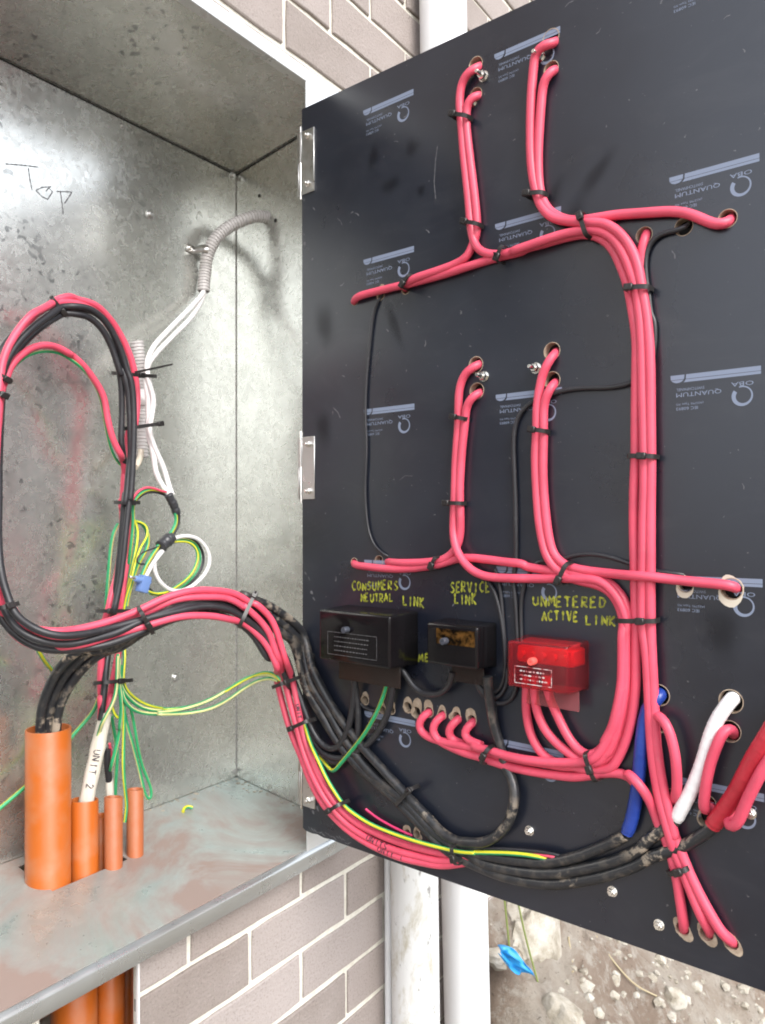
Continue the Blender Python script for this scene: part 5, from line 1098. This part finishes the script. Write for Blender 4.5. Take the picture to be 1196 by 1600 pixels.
TIES = [  # label, two flanks of the bundle, half thickness mm, head position, tail mm, lies on door
('black cable tie high on the top middle pair',[(171.2,-330.4,1164.7),(169.3,-351.7,1156.2)],7,0.2,0,1),
('black cable tie low on the top middle pair',[(169.5,-349.6,1015.5),(167.9,-368.2,1008.5)],7,0.15,0,1),
('black cable tie where the upper middle pair joins the sloping cable',[(165.0,-400.1,955.3),(164.5,-406.5,968.8)],7,0.2,8,1),
('black cable tie on the sloping cables near the upper left hole',[(178.6,-246.3,950.1),(177.7,-256.6,961.7)],7,0.2,0,1),
('black cable tie at the bottom of the top right pair',[(161.3,-442.3,1027.8),(159.6,-462.4,1024.3)],7,0.15,0,1),
('black cable tie where the crossing cable leaves the trunk bend',[(152.9,-515.8,983.5),(152.3,-522.7,958.5)],9,0.2,0,1),
('black cable tie at the top of the vertical trunk',[(148.9,-572.2,884.7),(147.0,-593.9,882.1)],9,0.2,0,1),
('black cable tie on the middle left pair, just below its holes',[(171.3,-329.4,759.1),(169.9,-344.8,755.2)],7,0.3,0,1),
('black cable tie on the middle left pair, lower down',[(172.3,-317.6,643.5),(170.4,-339.4,642.7)],7,0.2,0,1),
('black cable tie above the gap between the two yellow words',[(174.2,-296.2,556.8),(173.7,-301.4,568.0)],8,0.2,0,1),
('black cable tie on the middle right pair below its holes',[(161.0,-445.6,733.3),(159.5,-463.2,729.9)],7,0.3,0,1),
('black cable tie on the crossing above the word UNMETERED',[(156.6,-484.9,546.0),(155.7,-495.1,565.9)],9,0.15,0,1),
('black cable tie halfway down the trunk',[(148.8,-573.1,693.0),(146.5,-599.1,691.1)],9,0.6,0,1),
('black cable tie on the trunk beside the words ACTIVE LINK',[(149.2,-557.7,504.6),(145.5,-599.1,507.3)],9,0.68,0,1),
('black cable tie on the four red cables left of the looped black cable',[(165.1,-376.6,307.8),(164.2,-386.5,326.5)],11,0.5,0,1),
('black cable tie gathering the red cables below the red box',[(151.5,-520.1,344.6),(150.5,-531.6,317.7)],11,0.55,0,1),
('black cable tie on the three red cables near the bottom edge',[(145.1,-615.6,231.4),(143.6,-632.4,240.2)],8,0.6,0,1),
('black cable tie at the top of the big left loop',[(-120.2,146.0,930.7),(-99.1,146.0,911.7)],9,0.75,0,0),
('black cable tie on the loop at the left edge of the photo',[(-215.4,110.0,805.8),(-203.8,110.0,800.2)],9,0.5,0,0),
('small black cable tie just below another at the left edge',[(-220.6,104.0,782.3),(-212.9,104.0,779.6)],8,0.5,0,0),
('black cable tie with its long tail sticking out right',[(-7.7,150.0,842.1),(53.4,150.0,847.4)],16,0.45,0,0),
('black cable tie with a stub head pointing right',[(4.6,150.0,760.0),(60.4,150.0,771.8)],16,0.95,0,0),
('black cable tie on the bundle beside the arching red wire',[(-4.1,150.0,648.2),(22.6,150.0,648.3)],12,0.4,0,0),
('black cable tie on the bundle just above the band',[(-34.6,150.0,487.9),(5.8,150.0,484.1)],14,0.1,0,0),
('black cable tie on the bundle below the band',[(-46.7,140.0,385.7),(2.2,140.0,380.8)],13,0.5,0,0),
('black cable tie on the black band at the far left',[(-237.8,72.0,515.2),(-218.2,72.0,518.1)],10,0.4,0,0),
('black cable tie on the band right of the vertical bundle',[(-73.4,16.0,501.8),(-54.2,16.0,472.2)],10,0.55,0,0),
('black cable tie at the crown of the band with a cut tail',[(80.0,-18.0,467.3),(108.6,-18.0,507.4)],12,0.9,6,0),
('black cable tie around the reds where the earth wires pass behind',[(131.7,-44.0,372.4),(172.6,-44.0,375.8)],11,0.15,0,0),
('black cable tie around the reds next to the penned letters',[(175.7,-40.0,298.6),(172.7,-74.2,315.7)],11,0.2,0,1),
('black cable tie around the thick black cables left of the neutral box',[(195.5,-38.0,403.8),(232.4,-38.0,403.2)],11,0.3,0,0),
('black cable tie at the left of the handwritten red cables',[(172.9,-116.8,188.6),(171.0,-138.2,203.6)],12,0.3,0,1),
('black cable tie on the two thick cables in the middle of the panel',[(179.6,-234.6,220.8),(177.5,-259.0,246.8)],10,0.9,8,1),
('black cable tie binding reds and blacks at the panel foot',[(167.4,-339.2,169.1),(167.9,-333.3,188.0)],14,0.4,0,1),
]
HOLES = [  # along the panel mm, height mm, radius mm, edge kind
(329.5,1229.3,11,0),
(329.6,1188.8,10,0),
(440.7,1222.1,11.5,0),
(440.8,1182.7,10.5,0),
(649.4,944.3,10.5,0),
(602.9,946.7,10.5,0),
(557.8,947.6,10,0),
(112.6,951.1,7,0),
(162.9,950.1,7,1),
(210.2,950.3,7,1),
(328.0,827.2,11.5,0),
(329.3,792.1,11.5,0),
(440.1,830.0,11.5,0),
(439.9,793.6,11.5,0),
(110.3,557.2,7,0),
(158.7,561.0,8,0),
(602.2,548.0,9,3),
(651.0,545.9,12,3),
(131.6,353.1,7,1),
(164.5,344.1,6,1),
(182.2,346.0,6,1),
(211.4,354.8,8,1),
(226.6,349.8,8.5,1),
(248.7,353.6,7.5,1),
(270.9,353.2,7,1),
(294.7,353.7,7.5,1),
(319.5,353.2,7.5,1),
(571.8,421.6,12.5,0),
(571.1,389.4,11,0),
(649.5,425.6,13,0),
(648.0,393.4,12,0),
(585.3,309.9,9,0),
(625.1,311.1,9,0),
(596.6,166.3,8,2),
(622.5,169.1,8,2),
(648.4,168.2,8,2),
(210.7,176.0,6,1),
(227.2,178.9,6,1),
(621.7,293.1,8,1),
]
BOLTS = [
(342.4,1208.6,'big bright bolt beside the top middle pair'),
(425.9,1202.7,'bolt end half hidden beside the top right pair'),
(341.5,810.2,'bright nut right of the middle left pair'),
(418.2,811.6,'bright bolt left of the middle right pair'),
(36.4,194.7,'flat screw head beside the lowest hinge'),
(406.0,228.1,'small screw right of the looped black cable'),
(515.4,183.9,'small screw below the thick feed cables'),
(570.5,162.6,'small screw left of the bottom three holes'),
(668.4,310.8,'screw behind the U-bend cable at the right edge'),
(325.6,1179.1,'screw tucked under the lower hole of the top middle pair'),
]
TXT1 = (0.1490, 0.1740, 0.0170)
TXT2 = (0.1707, 0.1532, 0.0140)
TXT3 = (0.0122, 0.3352, 0.0280)
door = thing('hinged_panel', 'large black switchboard panel swung open and wired with red cables', 'panel')
door.matrix_world = PANEL @ Matrix.Translation((0, PZ0, 0))
def dpart(name, bm, m, smooth=False, sharp=40, parent=None):
    """a part of the panel; its mesh is given in (along, height above ground datum, out)."""
    for v in bm.verts:
        v.co.y -= PZ0
    return link(name, finish(bm, name, m, smooth, sharp), parent or door)

# front sheet with real holes
TH = 0.012
bm = bmesh.new()
rnd = random.Random(3)
# chipped lower corner
outline = [(0, PZ0+0.004), (0.006, PZ0+0.001), (0.02, PZ0), (0.032, PZ0+0.0015), (0.045, PZ0-0.0005), (0.062, PZ0+0.001), (0.08, PZ0), (PW, PZ0), (PW, PZ1), (0, PZ1)]
fr = [bm.verts.new((s, z, 0)) for s, z in outline]
bk = [bm.verts.new((s, z, -TH)) for s, z in outline]
bm.faces.new(fr)
bm.faces.new(list(reversed(bk)))
for i in range(len(fr)):
    bm.faces.new((fr[i], bk[i], bk[(i+1) % len(fr)], fr[(i+1) % len(fr)]))
board = dpart('board', bm, M['panel'])
bm = bmesh.new()
for s, z, r, kind in HOLES:
    add_lathe(bm, [(r/1000, -0.05), (r/1000, 0.02)], 24, Matrix.Translation((s/1000, z/1000-PZ0, 0)))
cutter = bpy.data.objects.new('cutter', finish(bm, 'cutter', M['fibre']))
col.objects.link(cutter)
cutter.parent = door
md = board.modifiers.new('holes', 'BOOLEAN')
md.object = cutter
md.operation = 'DIFFERENCE'
md.solver = 'EXACT'
md.use_self = True
bpy.context.view_layer.update()
dg = bpy.context.evaluated_depsgraph_get()
me = bpy.data.meshes.new_from_object(board.evaluated_get(dg))
board.modifiers.clear()
board.data = me
bpy.data.objects.remove(cutter)
bm = bmesh.new()
add_box(bm, 0.004, PW-0.004, PZ0+0.006, PZ1-0.006, -0.026, -TH-0.0008)
dpart('hole_blackout_sheet', bm, M['dark'])  # added dark sheet: blinds the holes so no daylight shows through them
rnd = random.Random(21)
for s, z, r, kind in HOLES:
    s, z, r = s/1000, z/1000, r/1000
    bm = bmesh.new()
    add_lathe(bm, [(r*1.0, 0.0004), (r*.93, 0.0005), (r*.9, -0.0008), (r*.9, -TH+0.0006), (r*.995, -TH+0.0006), (r*.995, -0.0004), (r*1.0, 0.0004)], 26, Matrix.Translation((s, z, 0)), cap=False)
    lining = dpart('hole_lining', bm, M['fibre'], True)
    if kind:
        # laminate torn away round the hole: an uneven patch of bare fibre
        bm = bmesh.new()
        n = 26
        inner, outer = [], []
        big = rnd.uniform(0, 6.28)
        for k in range(n):
            a = 2*math.pi*k/n
            e = 1.04 + .85*max(0, math.cos(a-1.5))**4 + .6*max(0, math.cos(a-big))**5 + rnd.uniform(-.02, .10)
            if kind == 3:
                e = 1.02 + .62*max(0, math.cos(a+1.75))**2 + .3*max(0, math.cos(a-2.0))**8 + rnd.uniform(-.01, .07)
            if kind == 2:
                e = 1.05 + .75*max(0, math.cos(a+.85))**4 + .6*max(0, math.cos(a-2.2))**5 + rnd.uniform(-.02, .10)
            inner.append(bm.verts.new((s+r*1.0*math.cos(a), z+r*1.0*math.sin(a), 0.0003)))
            outer.append(bm.verts.new((s+r*e*math.cos(a), z+r*e*math.sin(a), 0.0003)))
        for k in range(n):
            bm.faces.new((inner[k], inner[(k+1) % n], outer[(k+1) % n], outer[k]))
        dpart('chipped_patch', bm, M['fibre'] if kind < 3 else M['palefibre'], parent=lining)

# the maker's print, upside down as the board is mounted
def font_poly(body, width, height):
    cu = bpy.data.curves.new('print_text', 'FONT')
    cu.body = body
    cu.resolution_u = 2
    to = bpy.data.objects.new('print_text', cu)
    col.objects.link(to)
    bpy.context.view_layer.update()
    me = bpy.data.meshes.new_from_object(to.evaluated_get(bpy.context.evaluated_depsgraph_get()))
    bpy.data.objects.remove(to)
    bpy.data.curves.remove(cu)
    xs = [v.co.x for v in me.vertices]
    ys = [v.co.y for v in me.vertices]
    sx, sy = width/(max(xs)-min(xs)), height/(max(ys)-min(ys))
    V = [((v.co.x-min(xs))*sx, (v.co.y-min(ys))*sy) for v in me.vertices]
    Fc = [list(p.vertices) for p in me.polygons]
    bpy.data.meshes.remove(me)
    return V, Fc
pm = bmesh.new()
PH = 0.0002
def put(V, Fc, ox, oy):
    """lettering turned half round: its origin is the right-hand top corner."""
    vs = [pm.verts.new((ox-x, oy-y, PH)) for x, y in V]
    for f in Fc:
        try:
            pm.faces.new([vs[i] for i in f])
        except ValueError:
            pass
put(*font_poly('QUANTUM', 0.0485, 0.0055), -0.0401, -0.0193)
put(*font_poly('SWITCHPANEL', 0.0305, 0.0031), -0.0580, -0.0150)
put(*font_poly('(AS2795 Type XI)', 0.0295, 0.0030), -0.0591, -0.0312)
put(*font_poly('IEC 60893', 0.0236, 0.0034), -0.0651, -0.0362)
put(*font_poly('OBA', 0.0226, 0.0046), -0.0074, -0.0146)
def poly(pts):
    pm.faces.new([pm.verts.new((x/1000, y/1000, PH)) for x, y in pts])
poly([(-77.6, 0), (-0.1, 0), (-0.1, -5.0), (-77.9, -5.0)])
poly([(-78.0, -5.5), (-0.1, -5.5), (-0.1, -8.6), (-80.6, -8.6), (-78.9, -7.2)])
poly([(-94.9, 0), (-79.4, 0), (-79.8, -4.0), (-80.2, -5.0), (-94.6, -5.0)])
poly([(-94.2, -5.5), (-80.5, -5.5), (-82.2, -7.4), (-85.0, -8.6), (-88.5, -8.8), (-92.0, -7.6)])
prev = None
for k in range(45):
    a = math.radians(142 + 326*k/44)
    cx_, cy_, ro = -18.9, -30.0, 10.8
    th = 4.4 - 3.0*(0.5-0.5*math.cos(math.pi*min(1, k/38)))
    cur = (pm.verts.new(((cx_+ro*math.cos(a))/1000, (cy_+ro*math.sin(a))/1000, PH)), pm.verts.new(((cx_+(ro-th)*math.cos(a))/1000, (cy_+(ro-th)*math.sin(a))/1000, PH)))
    if prev:
        pm.faces.new((prev[0], prev[1], cur[1], cur[0]))
    prev = cur
print_me = finish(pm, 'printed_logo', M['print'])
for ci, dz in ((0, 0.0), (1, -0.0015), (2, -0.0038)):
    for k in range(0, 5):
        s = 0.2251 + 0.22846*ci
        z = 1.2334 - 0.22393*k + dz
        link('printed_logo', print_me, door, (s, z-PZ0, 0))

# yellow paint-pen words
rnd = random.Random(17)
for word, s0, z0, wdt, hgt, dz in (('CONSUMERS', .106, .5145, .090, .0125, .006), ('NEUTRAL', .123, .4985, .064, .0120, .004), ('LINK', .203, .498, .040, .0135, .001),
                              ('SERVICE', .285, .5215, .066, .0145, .004), ('LINK', .292, .5060, .037, .0140, .003),
                              ('UNMETERED', .411, .5120, .100, .0125, .004), ('ACTIVE', .425, .4945, .050, .0115, .003), ('LINK', .483, .4940, .040, .0115, .002), ('ME', .2315, .4215, .020, .0100, .003)):
    bm = bmesh.new()
    for st in stroke_word(word, wdt, hgt, rnd):
        add_ribbon(bm, [(s0+x, z0+y+dz*x/wdt) for x, y in st], 0.0025, lambda u, v, w_: (u, v, w_+0.0002))
    dpart('painted_word', bm, M['marker'])

# hand smudges, scuffs and scratches on the laminate
rnd = random.Random(5)
def blot(s, z, a, b, rot, h=0.00012, n=30):
    bm = bmesh.new()
    lay = bm.verts.layers.float_color.new('soft')
    rings = []
    for q, (k_, al) in enumerate(((0.0, .34), (0.35, .31), (0.65, .2), (0.9, .08), (1.3, 0.0))):
        ring = []
        for k in range(n):
            t = 2*math.pi*k/n
            e = k_*(1+.10*math.sin(2*t+s*50)+.06*math.sin(3*t+z*40))
            x, y = a*e*math.cos(t), b*e*math.sin(t)
            if q == 0 and k:
                continue
            v = bm.verts.new((s+x*math.cos(rot)-y*math.sin(rot), z+x*math.sin(rot)+y*math.cos(rot), h))
            v[lay] = (al, al, al, 1)
            ring.append(v)
        rings.append(ring)
    for k in range(n):
        bm.faces.new((rings[0][0], rings[1][k], rings[1][(k+1) % n]))
    for r0, r1 in zip(rings[1:], rings[2:]):
        for k in range(n):
            bm.faces.new((r0[k], r1[k], r1[(k+1) % n], r0[(k+1) % n]))
    return dpart('hand_smudge', bm, M['smudge'])
for s, z, a, b, r in ((.150, 1.158, .010, .021, -.2), (.182, 1.108, .018, .012, .3), (.222, 1.150, .015, .012, .1), (.238, 1.085, .008, .008, 0), (.188, .905, .009, .036, .35), (.050, .925, .019, .037, .1), (.046, .765, .016, .030, 0), (.44, 1.02, .013, .026, -.6), (.50, 1.035, .011, .030, -.7), (.47, .99, .016, .020, -.5), (.56, .64, .011, .022, 0), (.64, .50, .02, .03, .4)):
    blot(s, z, a, b, r)
bm = bmesh.new()
for _ in range(46):
    s, z = rnd.uniform(0.01, .68), rnd.uniform(PZ0+.02, PZ1-.02)
    L, an = rnd.uniform(.0015, .006)*(3 if rnd.random() < .15 else 1), rnd.uniform(0, 3.14)
    add_ribbon(bm, [(s, z), (s+L*math.cos(an), z+L*math.sin(an)*.8), (s+1.8*L*math.cos(an+.3), z+1.8*L*math.sin(an+.3))], rnd.uniform(.0005, .0016), lambda u, v, w_: (u, v, w_*.3+0.0001))
for _ in range(16):                     # knocks near the hinge edge
    s, z = rnd.uniform(.003, .03), rnd.choice([rnd.uniform(1.02, 1.13), rnd.uniform(.49, .56), rnd.uniform(.15, .2)])
    add_ribbon(bm, [(s, z), (s+rnd.uniform(.001, .006), z-rnd.uniform(.002, .008))], rnd.uniform(.001, .004), lambda u, v, w_: (u, v, w_*.3+0.0001))
add_ribbon(bm, [(.2665, 1.139), (.263, 1.12), (.2605, 1.09), (.263, 1.066)], .0012, lambda u, v, w_: (u, v, w_*.3+0.0001))
for s in [0.012+.006*i for i in range(15)]:
    add_ribbon(bm, [(s, PZ0+rnd.uniform(.003, .012)), (s+.007, PZ0+rnd.uniform(.002, .008))], rnd.uniform(.0006, .0018), lambda u, v, w_: (u, v, w_*.3+0.0001))
sc_ = dpart('scuff_marks', bm, M['scuff'])
sc_['kind'] = 'stuff'

# hinges
for z0, z1 in ((1.1402, 1.2415), (0.6540, 0.7530), (0.1685, 0.2680)):
    bm = bmesh.new()
    add_box(bm, 0.0015, 0.0290, z0, z1, 0.0004, 0.0024, 0, 0.0005)
    hl = dpart('hinge_leaf', bm, M['zinc'], True)
    bm = bmesh.new()
    add_box(bm, -0.0085, 0.0015, z0+(z1-z0)*.52, z1, 0.0002, 0.0026, 0, 0.0004)
    add_box(bm, -0.0085, -0.0048, z0, z0+(z1-z0)*.52, 0.0002, 0.0026, 0, 0.0004)
    dpart('hinge_knuckle', bm, M['zinc'], True, parent=hl)
    bm = bmesh.new()
    add_lathe(bm, [(0.0019, z0-0.006), (0.0019, z1+0.009), (0.0013, z1+0.0097)], 12, Matrix.Translation((-0.0018, 0, 0.0012)) @ Matrix.Rotation(-math.pi/2, 4, 'X'))
    dpart('hinge_pin', bm, M['bolt'], True, parent=hl)
    for zz in (z0+0.0125, z1-0.0125):
        bm = bmesh.new()
        add_lathe(bm, [(0.0052, 0.0022), (0.0050, 0.0060), (0.0038, 0.0070)], 6, Matrix.Translation((0.0175, zz, 0)))
        add_lathe(bm, [(0.0028, 0.0065), (0.0028, 0.0115), (0.0022, 0.0122)], 12, Matrix.Translation((0.0175, zz, 0)))
        dpart('hinge_nut', bm, M['bolt'], True, 35, parent=hl)

# bolts through the panel: things of their own, held by it
for s, z, lab in BOLTS:
    big = 'big' in lab or 'nut' in lab or 'bright bolt' in lab or 'bolt end' in lab
    b_ = screw(None, pw(s/1000, z/1000, 0.0002), N, 0.0058 if big else 0.0050, 0.008 if big else 0.0055, M['bolt'], 'bolt' if big else 'screw', True, 0.010 if big else 0.001)
    tag(b_, lab, 'bolt' if big else 'screw', 'fixings through the panel')

# ------------------------------------------------------------------ link boxes
def link_box(name, label, s0, s1, z0, z1, depth, m, mflap, screw_s, screw_z, mscrew, flap, base=None):
    b = thing(name, label, 'link box')
    b.matrix_world = PANEL @ Matrix.Translation((s0, z0, 0.0004))
    w_, h_ = s1-s0, z1-z0
    # open-backed moulded cover with a slight draft
    bm = bmesh.new()
    v = add_box(bm, 0, w_, 0, h_, 0, depth)
    d = 0.0022
    for q in v:
        if q.co.z > depth*.5:
            q.co.x += d if q.co.x < w_*.5 else -d
            q.co.y += d if q.co.y < h_*.5 else -d
    bmesh.ops.delete(bm, geom=[f for f in bm.faces if f.calc_center_median().z < 1e-5], context='FACES_ONLY')
    es = [e for e in bm.edges if not (abs(e.verts[0].co.z) < 1e-6 and abs(e.verts[1].co.z) < 1e-6)]
    bmesh.ops.bevel(bm, geom=es, offset=0.0035, segments=3, affect='EDGES', profile=0.6)
    o = link('cover', finish(bm, 'cover', m, True, 60), b)
    md = o.modifiers.new('wall', 'SOLIDIFY')
    md.thickness = 0.0018
    md.offset = -1
    # insulating skirt under the cover
    bm = bmesh.new()
    fx0, fx1, fd, fh = flap
    add_box(bm, fx0, fx1, -fd, 0.004, fh-0.0008, fh+0.0008, 0, 0.0003)
    link('flap', finish(bm, 'flap', mflap, True), b)
    # cover screw standing proud
    bm = bmesh.new()
    add_lathe(bm, [(0.0044, 0), (0.0046, 0.002), (0.0046, 0.009), (0.0040, 0.0105), (0.0012, 0.0105), (0.0008, 0.0085)], 20)
    link('cover_screw', finish(bm, 'cover_screw', mscrew, True, 35), b, (screw_s-s0, screw_z-z0, depth-0.0012))
    return b
nb = link_box('neutral_link', 'larger glossy black link box under the words CONSUMERS NEUTRAL LINK', .0930, .2300, .4165, .4925, .060, M['linkblack'], M['linkflap'], .1510, .4660, M['screwgrey'], (.012, .128, .030, .028))
sb = link_box('service_link', 'smaller glossy black link box under the words SERVICE LINK', .2745, .3585, .4285, .4865, .042, M['linkblack'], M['linkflap'], .3080, .4630, M['screwgrey'], (.026, .076, .022, .018))
rb = link_box('active_link', 'translucent red link box under the words UNMETERED ACTIVE LINK', .4030, .4870, .4165, .4755, .052, M['linkred'], M['redflap'], .4420, .4530, M['redscrew'], (.010, .080, .024, .018))
# the brass showing under the covers' tops, the bars and label frames
for b, x0, x1, z0, z1, dep, m in ((sb, .018, .078, .030, .050, .0428, 'brass'),):
    bm = bmesh.new()
    add_box(bm, x0, x1, z0, z1, dep-0.0012, dep-0.0004)
    link('terminal_window', finish(bm, 'terminal_window', M[m]), b)
bm = bmesh.new()
add_box(bm, .006, .078, .030, .050, .004, .034, 0, .002)
for i in range(5):
    add_lathe(bm, [(.0045, 0), (.0045, .006)], 12, Matrix.Translation((.014+.014*i, .040, .034)))
link('terminal_bar', finish(bm, 'terminal_bar', M['redbase'], True), rb)
def label_frame(b, x0, x1, z0, z1, dep, m, lines, rnd, wid=.0007):
    bm = bmesh.new()
    pl = lambda u, v, w_: (u, v, dep+w_*.4)
    add_ribbon(bm, [(x0, z0), (x1, z0), (x1, z1), (x0, z1), (x0, z0)], wid, pl)
    for i in range(lines):
        zz = z1-(z1-z0)*(i+1)/(lines+1)
        x = x0+(x1-x0)*.14
        while x < x1-(x1-x0)*.18:
            L = rnd.uniform(.0015, .005)
            add_ribbon(bm, [(x, zz), (x+L, zz)], wid*2.0, pl)
            x += L+.0012
    link('worn_label', finish(bm, 'worn_label', m), b)
rnd = random.Random(31)
label_frame(nb, .020, .112, .012, .044, .0604, M['engrave'], 4, rnd, .0006)
label_frame(rb, .0130, .0620, .008, .028, .0524, M['sticker'], 3, rnd, .0008)

# ================================================================== cables
def mk_cable(name, label, group, m, r, P):
    bm = bmesh.new()
    r = r/1000
    P = [Vector(p)/1000 for p in P]
    sides = 14 if r > .004 else 10
    midx, mats, rad = None, [M[m]] if m in M else None, None
    if m in ('gy', 'gypale'):
        mats = [M['green'], M['yellow' if m == 'gy' else 'paleyellow']]
        ph = (len(P)*3) % 10
        midx = lambda k: 1 if (k+ph) % 5 < 2 else 0
    if m in ('whitetape', 'redtape', 'blue'):
        rad = lambda u, L: r*(1 + (.035 if (L/.0125) % 1 < .12 else 0.0) + .03*noise.noise(Vector((L*40, r*900, 0))))*(.9 if u > .985 or u < .015 else 1)
    if r > 0.0035 and len(P) > 4:       # slight hand-bent unevenness
        q = P[:]
        for i in range(2, len(P)-2):
            q[i] = P[i] + Vector((noise.noise(P[i]*31), noise.noise(P[i]*31+Vector((9, 0, 0))), noise.noise(P[i]*31+Vector((0, 9, 0)))))*0.0011
        P = q
    C, F = sweep(bm, P, r, sides, 0.0014 if rad else 0.0045, midx, rad)
    o = link(name, finish(bm, name, mats, True, 80 if not rad else 60))
    cat = {'earth_wire': 'earth wire', 'black_wire': 'wire', 'red_wire': 'wire', 'pink_wire': 'wire', 'grey_sheath_core': 'cable'}.get(name, 'cable')
    tag(o, label, cat, group)
    return o, C, r
made = {}
for name, label, group, m, r, P in CABLES:
    made[label] = mk_cable(name, label, group, m, r, P)

def wrap_text(parent, C, r, at, words, size, facing, flip=1, rows=1):
    """pen lettering that follows the round of a cable."""
    bm = bmesh.new()
    L = [0.0]
    for a, b in zip(C, C[1:]):
        L.append(L[-1]+(b-a).length)
    def place(u, v, w_):
        d = at + flip*u
        i = max(1, min(len(C)-2, next((k for k in range(len(L)) if L[k] > d), len(L)-1)))
        f = (d-L[i-1])/max(1e-6, L[i]-L[i-1])
        c = C[i-1].lerp(C[i], f)
        t = (C[i+1]-C[i-1]).normalized()
        n = (facing - t*facing.dot(t)).normalized()
        b = n.cross(t)*flip
        a = v/r
        return c + (n*math.cos(a) + b*math.sin(a))*(r+0.0001+w_)
    rnd = random.Random(2)
    for st in stroke_word(words, size*len(words)*.95, size, rnd):
        add_ribbon(bm, [(x, y-size*.5) for x, y in st], 0.0015, place, 0.00025)
    o = link('pen_lettering', finish(bm, 'pen_lettering', M['ink']))
    o.parent = parent
    return o
def nearest(C, p):
    L, best, bl_ = 0.0, 1e9, 0
    for i in range(len(C)):
        if i:
            L += (C[i]-C[i-1]).length
        d = (C[i]-p).length
        if d < best:
            best, bl_ = d, L
    return bl_
view = (cam.matrix_world.translation - pw(.2, .25)).normalized()
o, C, r = made['red cable of the band lettered UNITS at the panel foot']
wrap_text(o, C, r, nearest(C, pw(*TXT1)), 'UNITS', .0085, view)
o, C, r = made['lowest red cable of the sweeping band, lettered UNIT 1 at the panel foot']
wrap_text(o, C, r, nearest(C, pw(*TXT2)), 'UNIT 1', .0082, view)
o, C, r = made['uppermost red cable of the band sweeping from the box to the panel']
wrap_text(o, C, r, nearest(C, pw(*TXT3)), 'UNIT', .0060, view)

for name, label, m, r, P in SHEATHS:
    bm = bmesh.new()
    P = [Vector(p)/1000 for p in P]
    r = r/1000
    C, F = sweep(bm, P, r, 18, 0.004, rad=lambda u, L: r*(.82+.18*min(1, u*3)) * (1+.03*math.sin(L*160)))
    # the cut mouth is ragged: split the top back into lobes
    o = link(name, finish(bm, name, M[m], True, 70))
    tag(o, label, 'cable', 'white sheathed cables')
    if name == 'white_sheath':
        wrap_text(o, C, r, nearest(C, C[-1])*.36, 'UNIT 2', .0100, (cam.matrix_world.translation-C[10]).normalized())

# ================================================================== cable ties
TG = 'black nylon cable ties on the wiring'
for label, (A, B), th, hf, tail, on_door in TIES:
    A, B = Vector(A)/1000, Vector(B)/1000
    th = th/1000
    mid = (A+B)/2
    a = (B-A).normalized()
    n = N.copy() if on_door else (cam.matrix_world.translation-mid).normalized()
    n = (n-a*n.dot(a)).normalized()
    t = a.cross(n)
    hw = (B-A).length/2 + 0.0022
    th += 0.003
    root = thing('cable_tie', label, 'cable tie', mid, group=TG)
    bm = bmesh.new()
    K = 40
    wd = 0.0027
    rows = []
    for k in range(K):
        an = 2*math.pi*k/K
        ca, sa = math.cos(an), math.sin(an)
        e = 0.5
        x = (abs(ca)**e)*(1 if ca > 0 else -1)*hw
        y = (abs(sa)**e)*(1 if sa > 0 else -1)*th
        p = a*x + n*y
        o2 = (a*ca*th + n*sa*hw).normalized()*0.0014
        rows.append([bm.verts.new(p - t*wd), bm.verts.new(p + o2 - t*wd), bm.verts.new(p + o2 + t*wd), bm.verts.new(p + t*wd)])
    for k in range(K):
        r0, r1 = rows[k], rows[(k+1) % K]
        for i in range(4):
            bm.faces.new((r0[i], r0[(i+1) % 4], r1[(i+1) % 4], r1[i]))
    link('strap', finish(bm, 'strap', M['tie'], True, 40), root)
    x = -hw + 2*hw*hf
    hy = th*max(0.3, (1-abs(x/hw)**(2/.5)))**(.25)
    c = a*x + n*(hy+0.0015)
    bm = bmesh.new()
    add_box(bm, -0.0052, 0.0052, -0.0040, 0.0040, -0.0022, 0.0036, 0, 0.0009, 1)
    add_box(bm, -0.0022, 0.0022, -0.0026, 0.0026, 0.0034, 0.0042)
    hd = link('head', finish(bm, 'head', M['tie'], True), root)
    hd.matrix_local = Matrix.Translation(c) @ Matrix((a, t, n)).transposed().to_4x4()
    if tail or 'long tail' in label:
        bm = bmesh.new()
        if 'long tail' in label:
            p0, p1 = Vector((.0012, .122, .842)) - mid, Vector((.0605, .108, .862)) - mid
        else:
            p0, p1 = c + n*.002, c + n*.004 + (a*.3 + n*.4)*tail/1000*1.6
        dv = (p1-p0).normalized()
        sdv = dv.cross(n).normalized()
        q = [bm.verts.new(p0+sdv*.0018), bm.verts.new(p0-sdv*.0018), bm.verts.new(p1-sdv*.0012), bm.verts.new(p1+sdv*.0012)]
        q2 = [bm.verts.new(v.co+n*.0011) for v in q]
        bm.faces.new(q)
        bm.faces.new(list(reversed(q2)))
        for i in range(4):
            bm.faces.new((q[i], q[(i+1) % 4], q2[(i+1) % 4], q2[i]))
        link('tail', finish(bm, 'tail', M['tie']), root)
